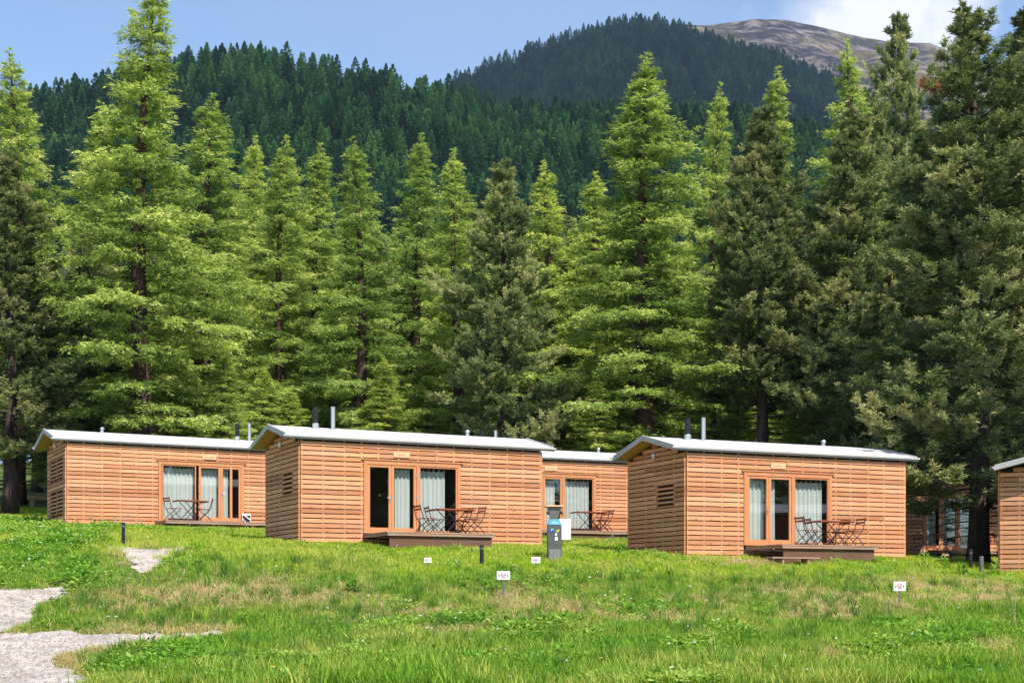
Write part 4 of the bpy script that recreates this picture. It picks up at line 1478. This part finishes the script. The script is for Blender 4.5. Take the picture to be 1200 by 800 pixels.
# worn, straw coloured places on the bank: world centre from photo pixel, radii in metres
DRY = [(150, 706, 1.6, .7), (200, 703, 1.3, .6), (255, 698, 1.5, .7), (305, 690, 1.0, .5), (1090, 690, 1.6, .9), (1150, 688, 1.8, .8), (1010, 706, 1.0, .6), (820, 708, .9, .5),
       (935, 694, .9, .5), (700, 715, 1.6, .6), (790, 722, 1.0, .5), (640, 712, 1.0, .5), (500, 722, 1.3, .5), (170, 648, .8, .5), (880, 660, 1.2, .4), (420, 770, .6, .4), (1010, 775, 1.0, .5), (870, 778, .9, .5),
       (1165, 760, .7, .5), (105, 775, .9, .6), (150, 780, .9, .5), (200, 742, 1.6, .4)]
DRY += [(130, 712, 1.0, .6), (350, 700, 1.2, .6), (560, 735, 1.2, .5), (960, 715, 1.2, .6), (1120, 702, 1.5, .7), (600, 690, .8, .4)]
DRYW = [(*ray_ground(a, b), rx, ry) for a, b, rx, ry in DRY]


def dryness(x, y):
    d = np.zeros(len(x))
    for cx, cy, rx, ry in DRYW:
        r = ((x - cx) / rx) ** 2 + ((y - cy) / (ry * 2.2)) ** 2
        d = np.maximum(d, np.exp(-r * 0.9))
    return d * (0.45 + 1.1 * fbm(x * 1.6 + 5, y * 1.6, 3))


def field(n, seed, y0=20.5, y1=66):
    rng = np.random.default_rng(seed)
    u = rng.random(n)
    y = 1 / (1 / y0 + u * (1 / y1 - 1 / y0))          # denser close to the camera
    x = (rng.random(n) * 2 - 1) * 0.40 * y
    return x, y, rng


def put(name, objs, x, y, rng, smin, smax, label, cat, extra=None, wide=1.0, tilt=0.12):
    n = len(x)
    P = np.stack([x, y, terrain(x, y)], 1)
    s = smin + (smax - smin) * rng.random(n)
    if extra is not None: s = s * extra
    rot = np.stack([rng.normal(size=n) * tilt, rng.normal(size=n) * tilt, rng.random(n) * 6.28], 1)
    o = scatter(name, objs, P, rot, np.stack([s * wide, s * wide, s], 1), rng.integers(0, len(objs), n))
    tag(o, label, cat)


x, y, rng = field(120000, 1)
dr = dryness(x, y)
lawn = sstep(34.5, 37.5, y + (fbm(x * .4, y * .4, 3) - .5) * 5)
pm = path_mask(x, y)
core = pm & path_mask(x + .3, y) & path_mask(x - .3, y) & path_mask(x, y + .45) & path_mask(x, y - .45)
keep = ~cabin_mask(x, y) & (~pm | (rng.random(len(x)) < np.where(core, np.where(y < 29, .30 * (fbm(x * 1.1, y * .6, 3) > .52), .02), .42))) & (rng.random(len(x)) > dr * 1.25)
g = keep & (rng.random(len(x)) > lawn)
hh = (0.62 + 0.42 * (1 - sstep(23, 29, y)) * sstep(-8.5, -5.5, x) + 0.9 * (fbm(x * .8, y * .8, 3) - .5)) * (0.75 + 0.7 * rng.random(len(x)) ** 3) * np.where(kept_clear(x, y, .5), .45, 1) * np.where(pm, .4, 1) * np.where(near_path(x, y), .5, 1)
put('meadow_grass', [blade_tuft(k, 16, 0.26, 0.13, 0.45, 0.0065, M['grass']) for k in range(6)], x[g], y[g], rng, 0.65, 1.25, 'long green meadow grass on the bank', 'grass', hh[g])
g = keep & ~(rng.random(len(x)) > lawn)
put('lawn_grass', [blade_tuft(20 + k, 18, 0.15, 0.15, 0.6, 0.0075, M['lawn']) for k in range(5)], x[g], y[g], rng, 0.6, 1.2, 'short bright lawn grass around the cabins', 'grass')
x, y, rng = field(9000, 8, 20.5, 37)
k = ~cabin_mask(x, y, .4) & ~path_mask(x, y) & ~near_path(x, y) & ~kept_clear(x, y) & (rng.random(len(x)) < np.clip((fbm(x * .55 + 3, y * .7, 3) - .46) * 3, .02, .5))
put('tall_grass', [blade_tuft(80 + q, 26, 0.46, 0.11, 0.55, 0.0065, M['tallgrass']) for q in range(4)], x[k], y[k], rng, 0.45, 0.95, 'taller dark green grass tussocks on the bank', 'grass')
x, y, rng = field(60000, 2, 20.5, 48)
dr = dryness(x, y)
k = ~cabin_mask(x, y) & ~path_mask(x, y, .2) & (rng.random(len(x)) < np.clip(dr * 1.1, 0, .95) + 0.04)
put('dry_grass', [blade_tuft(40 + q, 12, 0.17, 0.15, 1.3, 0.007, M['straw']) for q in range(5)], x[k], y[k], rng, 0.5, 1.1, 'straw coloured dry grass patches on the bank', 'grass')
x, y, rng = field(60000, 3, 20.5, 56)
leftbed = (x < -10.2 - (y - 34) * .23) & (y > 31.5)
pt = fbm(x * .9 + 31, y * .55 + 7, 3)
prob = np.where(leftbed, 0.85, np.where(y < 29, np.clip((pt - .46) * 3, 0.06, .55), np.clip((pt - .54) * 3, 0.03, .35)))
k = ~cabin_mask(x, y, .3) & ~path_mask(x, y, .2) & ~near_path(x, y) & ~kept_clear(x, y) & (rng.random(len(x)) < prob)
hs = np.where(leftbed, 1.15, np.where(y < 29, 1.05, 0.8)) * (0.62 + 0.7 * np.clip((pt - .45) * 3, 0, 1))
put('meadow_herbs', [herb_tuft(60 + q, 34, 0.20, 0.16, 0.075, M['herb']) for q in range(6)], x[k], y[k], rng, 0.6, 1.25, 'dark green leafy herbs spread through the meadow', 'herbs', hs[k])
x, y, rng = field(52000, 4, 20.5, 50)
k = path_mask(x, y, .2) & (rng.random(len(x)) < .9)


def stone(seed):
    r = np.random.default_rng(seed)
    q = MB(); q.lathe([(0.006, -.012), (0.022, -.006), (0.026, .006), (0.014, .018)], 0, 0, 7)
    q.v = [tuple(np.array(v) * (1 + r.normal() * .15)) for v in q.v]
    return bpy.data.objects.new('stone', q.mesh('stone', M['stone']))


put('gravel', [stone(q) for q in range(4)], x[k], y[k], rng, 0.5, 2.6, 'loose pale gravel on the footpaths', 'gravel')


def flower(seed, col):
    m = plain('petal_%d' % seed, col, .7)
    r = np.random.default_rng(seed); q = MB()
    q.tube([(0, 0, 0), (0.01, 0, 0.24)], 0.003, 4)
    for i in range(7):
        a = r.random() * 6.28; rr = r.random() * .025
        q.box(rr * math.cos(a) - .006, rr * math.cos(a) + .006, rr * math.sin(a) - .006, rr * math.sin(a) + .006, .24 + r.random() * .02, .256 + r.random() * .01, mi=1)
    return bpy.data.objects.new('flower', q.mesh('flower', [M['herb'], m]))


x, y, rng = field(3000, 6, 21, 50)
lb = (x < -10.2 - (y - 34) * .23) & (y > 31.5)
k = ~cabin_mask(x, y) & ~path_mask(x, y) & (rng.random(len(x)) < np.where(lb, .55, .07))
put('wildflowers', [flower(1, (.75, .74, .68)), flower(2, (.70, .60, .10)), flower(3, (.8, .8, .78))], x[k], y[k], rng, 0.7, 1.3, 'tiny white and yellow wildflowers dotted in the grass', 'flowers')


# single weeds one can point at
def weed(px, py, h, label, broad, bloom=None, seed=0):
    r = np.random.default_rng(seed)
    x, y = ray_ground(px, py)
    o = empty('meadow_weed', (x, y, tz(x, y) - .02))
    tag(o, label, 'weed', 'tall weeds in the meadow')
    q = MB()
    for s in range(4 if broad else 2):
        a = r.random() * 6.28; e = 0.12 * r.random()
        q.tube([(0, 0, 0), (math.cos(a) * e, math.sin(a) * e, h * .6), (math.cos(a) * e * 1.6, math.sin(a) * e * 1.6, h * (0.8 + .2 * r.random()))], [.009, .006, .003], 5)
    q.build('stem', M['straw'] if not broad else M['herb'], o)
    if broad:
        V = []
        for i in range(60):
            a = r.random() * 6.28; z = h * (.05 + .85 * r.random()); rr = .06
            b = np.array([math.cos(a) * rr, math.sin(a) * rr, z]); d = unit(np.array([math.cos(a), math.sin(a), .5 + .4 * r.normal()]))
            s = unit(np.cross(d, [0, 0, 1.0])); l = .17 * (1.2 - z / h * .6)
            V.append([b, b + d * l * .5 + s * l * .22, b + d * l, b + d * l * .5 - s * l * .22])
        link('leaves', np_mesh('weed_leaves', np.array(V), 4, M['herb']), o)
    if bloom:
        V = []
        for i in range(40):
            b = np.array([r.normal() * .05, r.normal() * .05, h + r.normal() * .02]); d = unit(r.normal(size=3) + [0, 0, 1]); s = unit(np.cross(d, r.normal(size=3)))
            V.append([b, b + d * .02 + s * .015, b + d * .04, b + d * .02 - s * .015])
        link('bloom', np_mesh('weed_bloom', np.array(V), 4, M[bloom]), o)


weed(412, 696, .45, 'pale upright leafy weed on the bank below the cabin left of the pillar', True, None, 1)
weed(1083, 668, .55, 'tall weed with a pale seed head right of the deck right of the pillar', True, 'plaque', 2)
weed(1108, 668, .45, 'shorter weed with a pale tip close to the shaded deck', True, 'plaque', 3)
weed(1128, 676, .42, 'broad leaved weed in front of the dark bollard', True, None, 4)
weed(1166, 676, .42, 'broad leaved weed at the foot of the cabin at the right edge', True, None, 5)
weed(840, 782, .75, 'dry reddish stalk bending in the bottom grass', False, None, 6)
weed(1190, 742, .95, 'thin dry stalk standing tall at the right photo edge', False, None, 7)
weed(728, 650, .3, 'low dark weed at the left corner of the cabin right of the pillar', True, None, 8)

# ------------------------------------------------------------------ haze
q = MB(); q.box(-2600, 2600, -60, 4400, -4.0, 1600)
m, nt, out = new_mat('haze_air')
pv = N(nt, 'ShaderNodeVolumePrincipled')
pv.inputs['Color'].default_value = (0.50, 0.68, 0.95, 1)
pv.inputs['Density'].default_value = 0.55e-4
pv.inputs['Anisotropy'].default_value = 0.2
nt.links.new(pv.outputs[0], out.inputs['Volume'])
hz = q.build('haze', m)
tag(hz, 'thin bluish haze in the air towards the hills', 'haze', kind='stuff')

# ------------------------------------------------------------------ sky, sun, camera
AZ, EL = math.radians(35), math.radians(53)
w = bpy.data.worlds.new('World'); SC.world = w; w.use_nodes = True
nt = w.node_tree; nt.nodes.clear()
wo = nt.nodes.new('ShaderNodeOutputWorld'); bg = nt.nodes.new('ShaderNodeBackground')
sky = nt.nodes.new('ShaderNodeTexSky'); sky.sky_type = 'NISHITA'; sky.sun_disc = False
sky.sun_elevation = EL; sky.sun_rotation = math.pi - AZ
sky.altitude = 1700; sky.air_density = 1.0; sky.dust_density = 0.25; sky.ozone_density = 1.2
bg.inputs['Strength'].default_value = 0.135
# cumulus behind the rocky ridge: noise over the view direction of the sky itself
tc = nt.nodes.new('ShaderNodeTexCoord')
sep = nt.nodes.new('ShaderNodeSeparateXYZ'); nt.links.new(tc.outputs['Generated'], sep.inputs[0])
def mth(op, a, b=None, c=None):
    n = nt.nodes.new('ShaderNodeMath'); n.operation = op
    for i, v in enumerate((a, b, c)):
        if v is None: continue
        if isinstance(v, (int, float)): n.inputs[i].default_value = v
        else: nt.links.new(v, n.inputs[i])
    return n.outputs[0]
az = mth('ARCTAN2', sep.outputs[0], sep.outputs[1])
el = mth('ARCSINE', sep.outputs[2])
cn = noise(nt, tc.outputs['Generated'], 5.5, 9, 0.62)
cn2 = noise(nt, tc.outputs['Generated'], 1.7, 5, 0.5)
dx = mth('DIVIDE', mth('SUBTRACT', az, 0.238), 0.10); dy = mth('DIVIDE', mth('SUBTRACT', el, 0.375), 0.045)
bl = mth('ADD', mth('MULTIPLY', dx, dx), mth('MULTIPLY', dy, dy))
mask = mth('ADD', mth('MULTIPLY', bl, -0.22), cn)
cf = ramp(nt, mask, [(0.34, (0, 0, 0)), (0.52, (1, 1, 1))])
hi = ramp(nt, cn2, [(0.50, (0, 0, 0)), (0.85, (0.35, 0.35, 0.35))])
shade = ramp(nt, cn, [(0.38, (3.0, 3.35, 4.0)), (0.56, (4.5, 4.55, 4.65))])
c1 = mixc(nt, hi, sky.outputs[0], (2.7, 3.1, 3.9))
c2 = mixc(nt, cf, c1, shade)
nt.links.new(c2, bg.inputs[0]); nt.links.new(bg.outputs[0], wo.inputs[0])

sl = bpy.data.lights.new('sun', 'SUN'); sl.energy = 4.4; sl.angle = math.radians(0.53); sl.color = (1.0, 0.94, 0.85)
so = bpy.data.objects.new('sun', sl); COL.objects.link(so)
sd = Vector((math.sin(AZ) * math.cos(EL), -math.cos(AZ) * math.cos(EL), math.sin(EL)))
so.rotation_euler = (-sd).to_track_quat('-Z', 'Y').to_euler()
so.location = (0, 0, 200)

cam = bpy.data.cameras.new('camera'); co = bpy.data.objects.new('camera', cam); COL.objects.link(co)
cam.sensor_width = 36.0; cam.lens = F / 1200 * 36.0
cam.shift_y = (HZ - 400) / 1200.0
cam.clip_start = 0.1; cam.clip_end = 20000
co.location = (0, 0, 0); co.rotation_euler = (math.pi / 2, 0, 0)
SC.camera = co

SC.view_settings.view_transform = 'Standard'; SC.view_settings.look = 'None'
SC.view_settings.exposure = 0.85; SC.view_settings.gamma = 1.0
SC.render.engine = 'CYCLES'
cy = SC.cycles
cy.max_bounces = 7; cy.diffuse_bounces = 3; cy.glossy_bounces = 3; cy.transmission_bounces = 4; cy.transparent_max_bounces = 12; cy.volume_bounces = 0
cy.use_denoising = True
cy.sample_clamp_indirect = 6.0
cy.caustics_reflective = False; cy.caustics_refractive = False
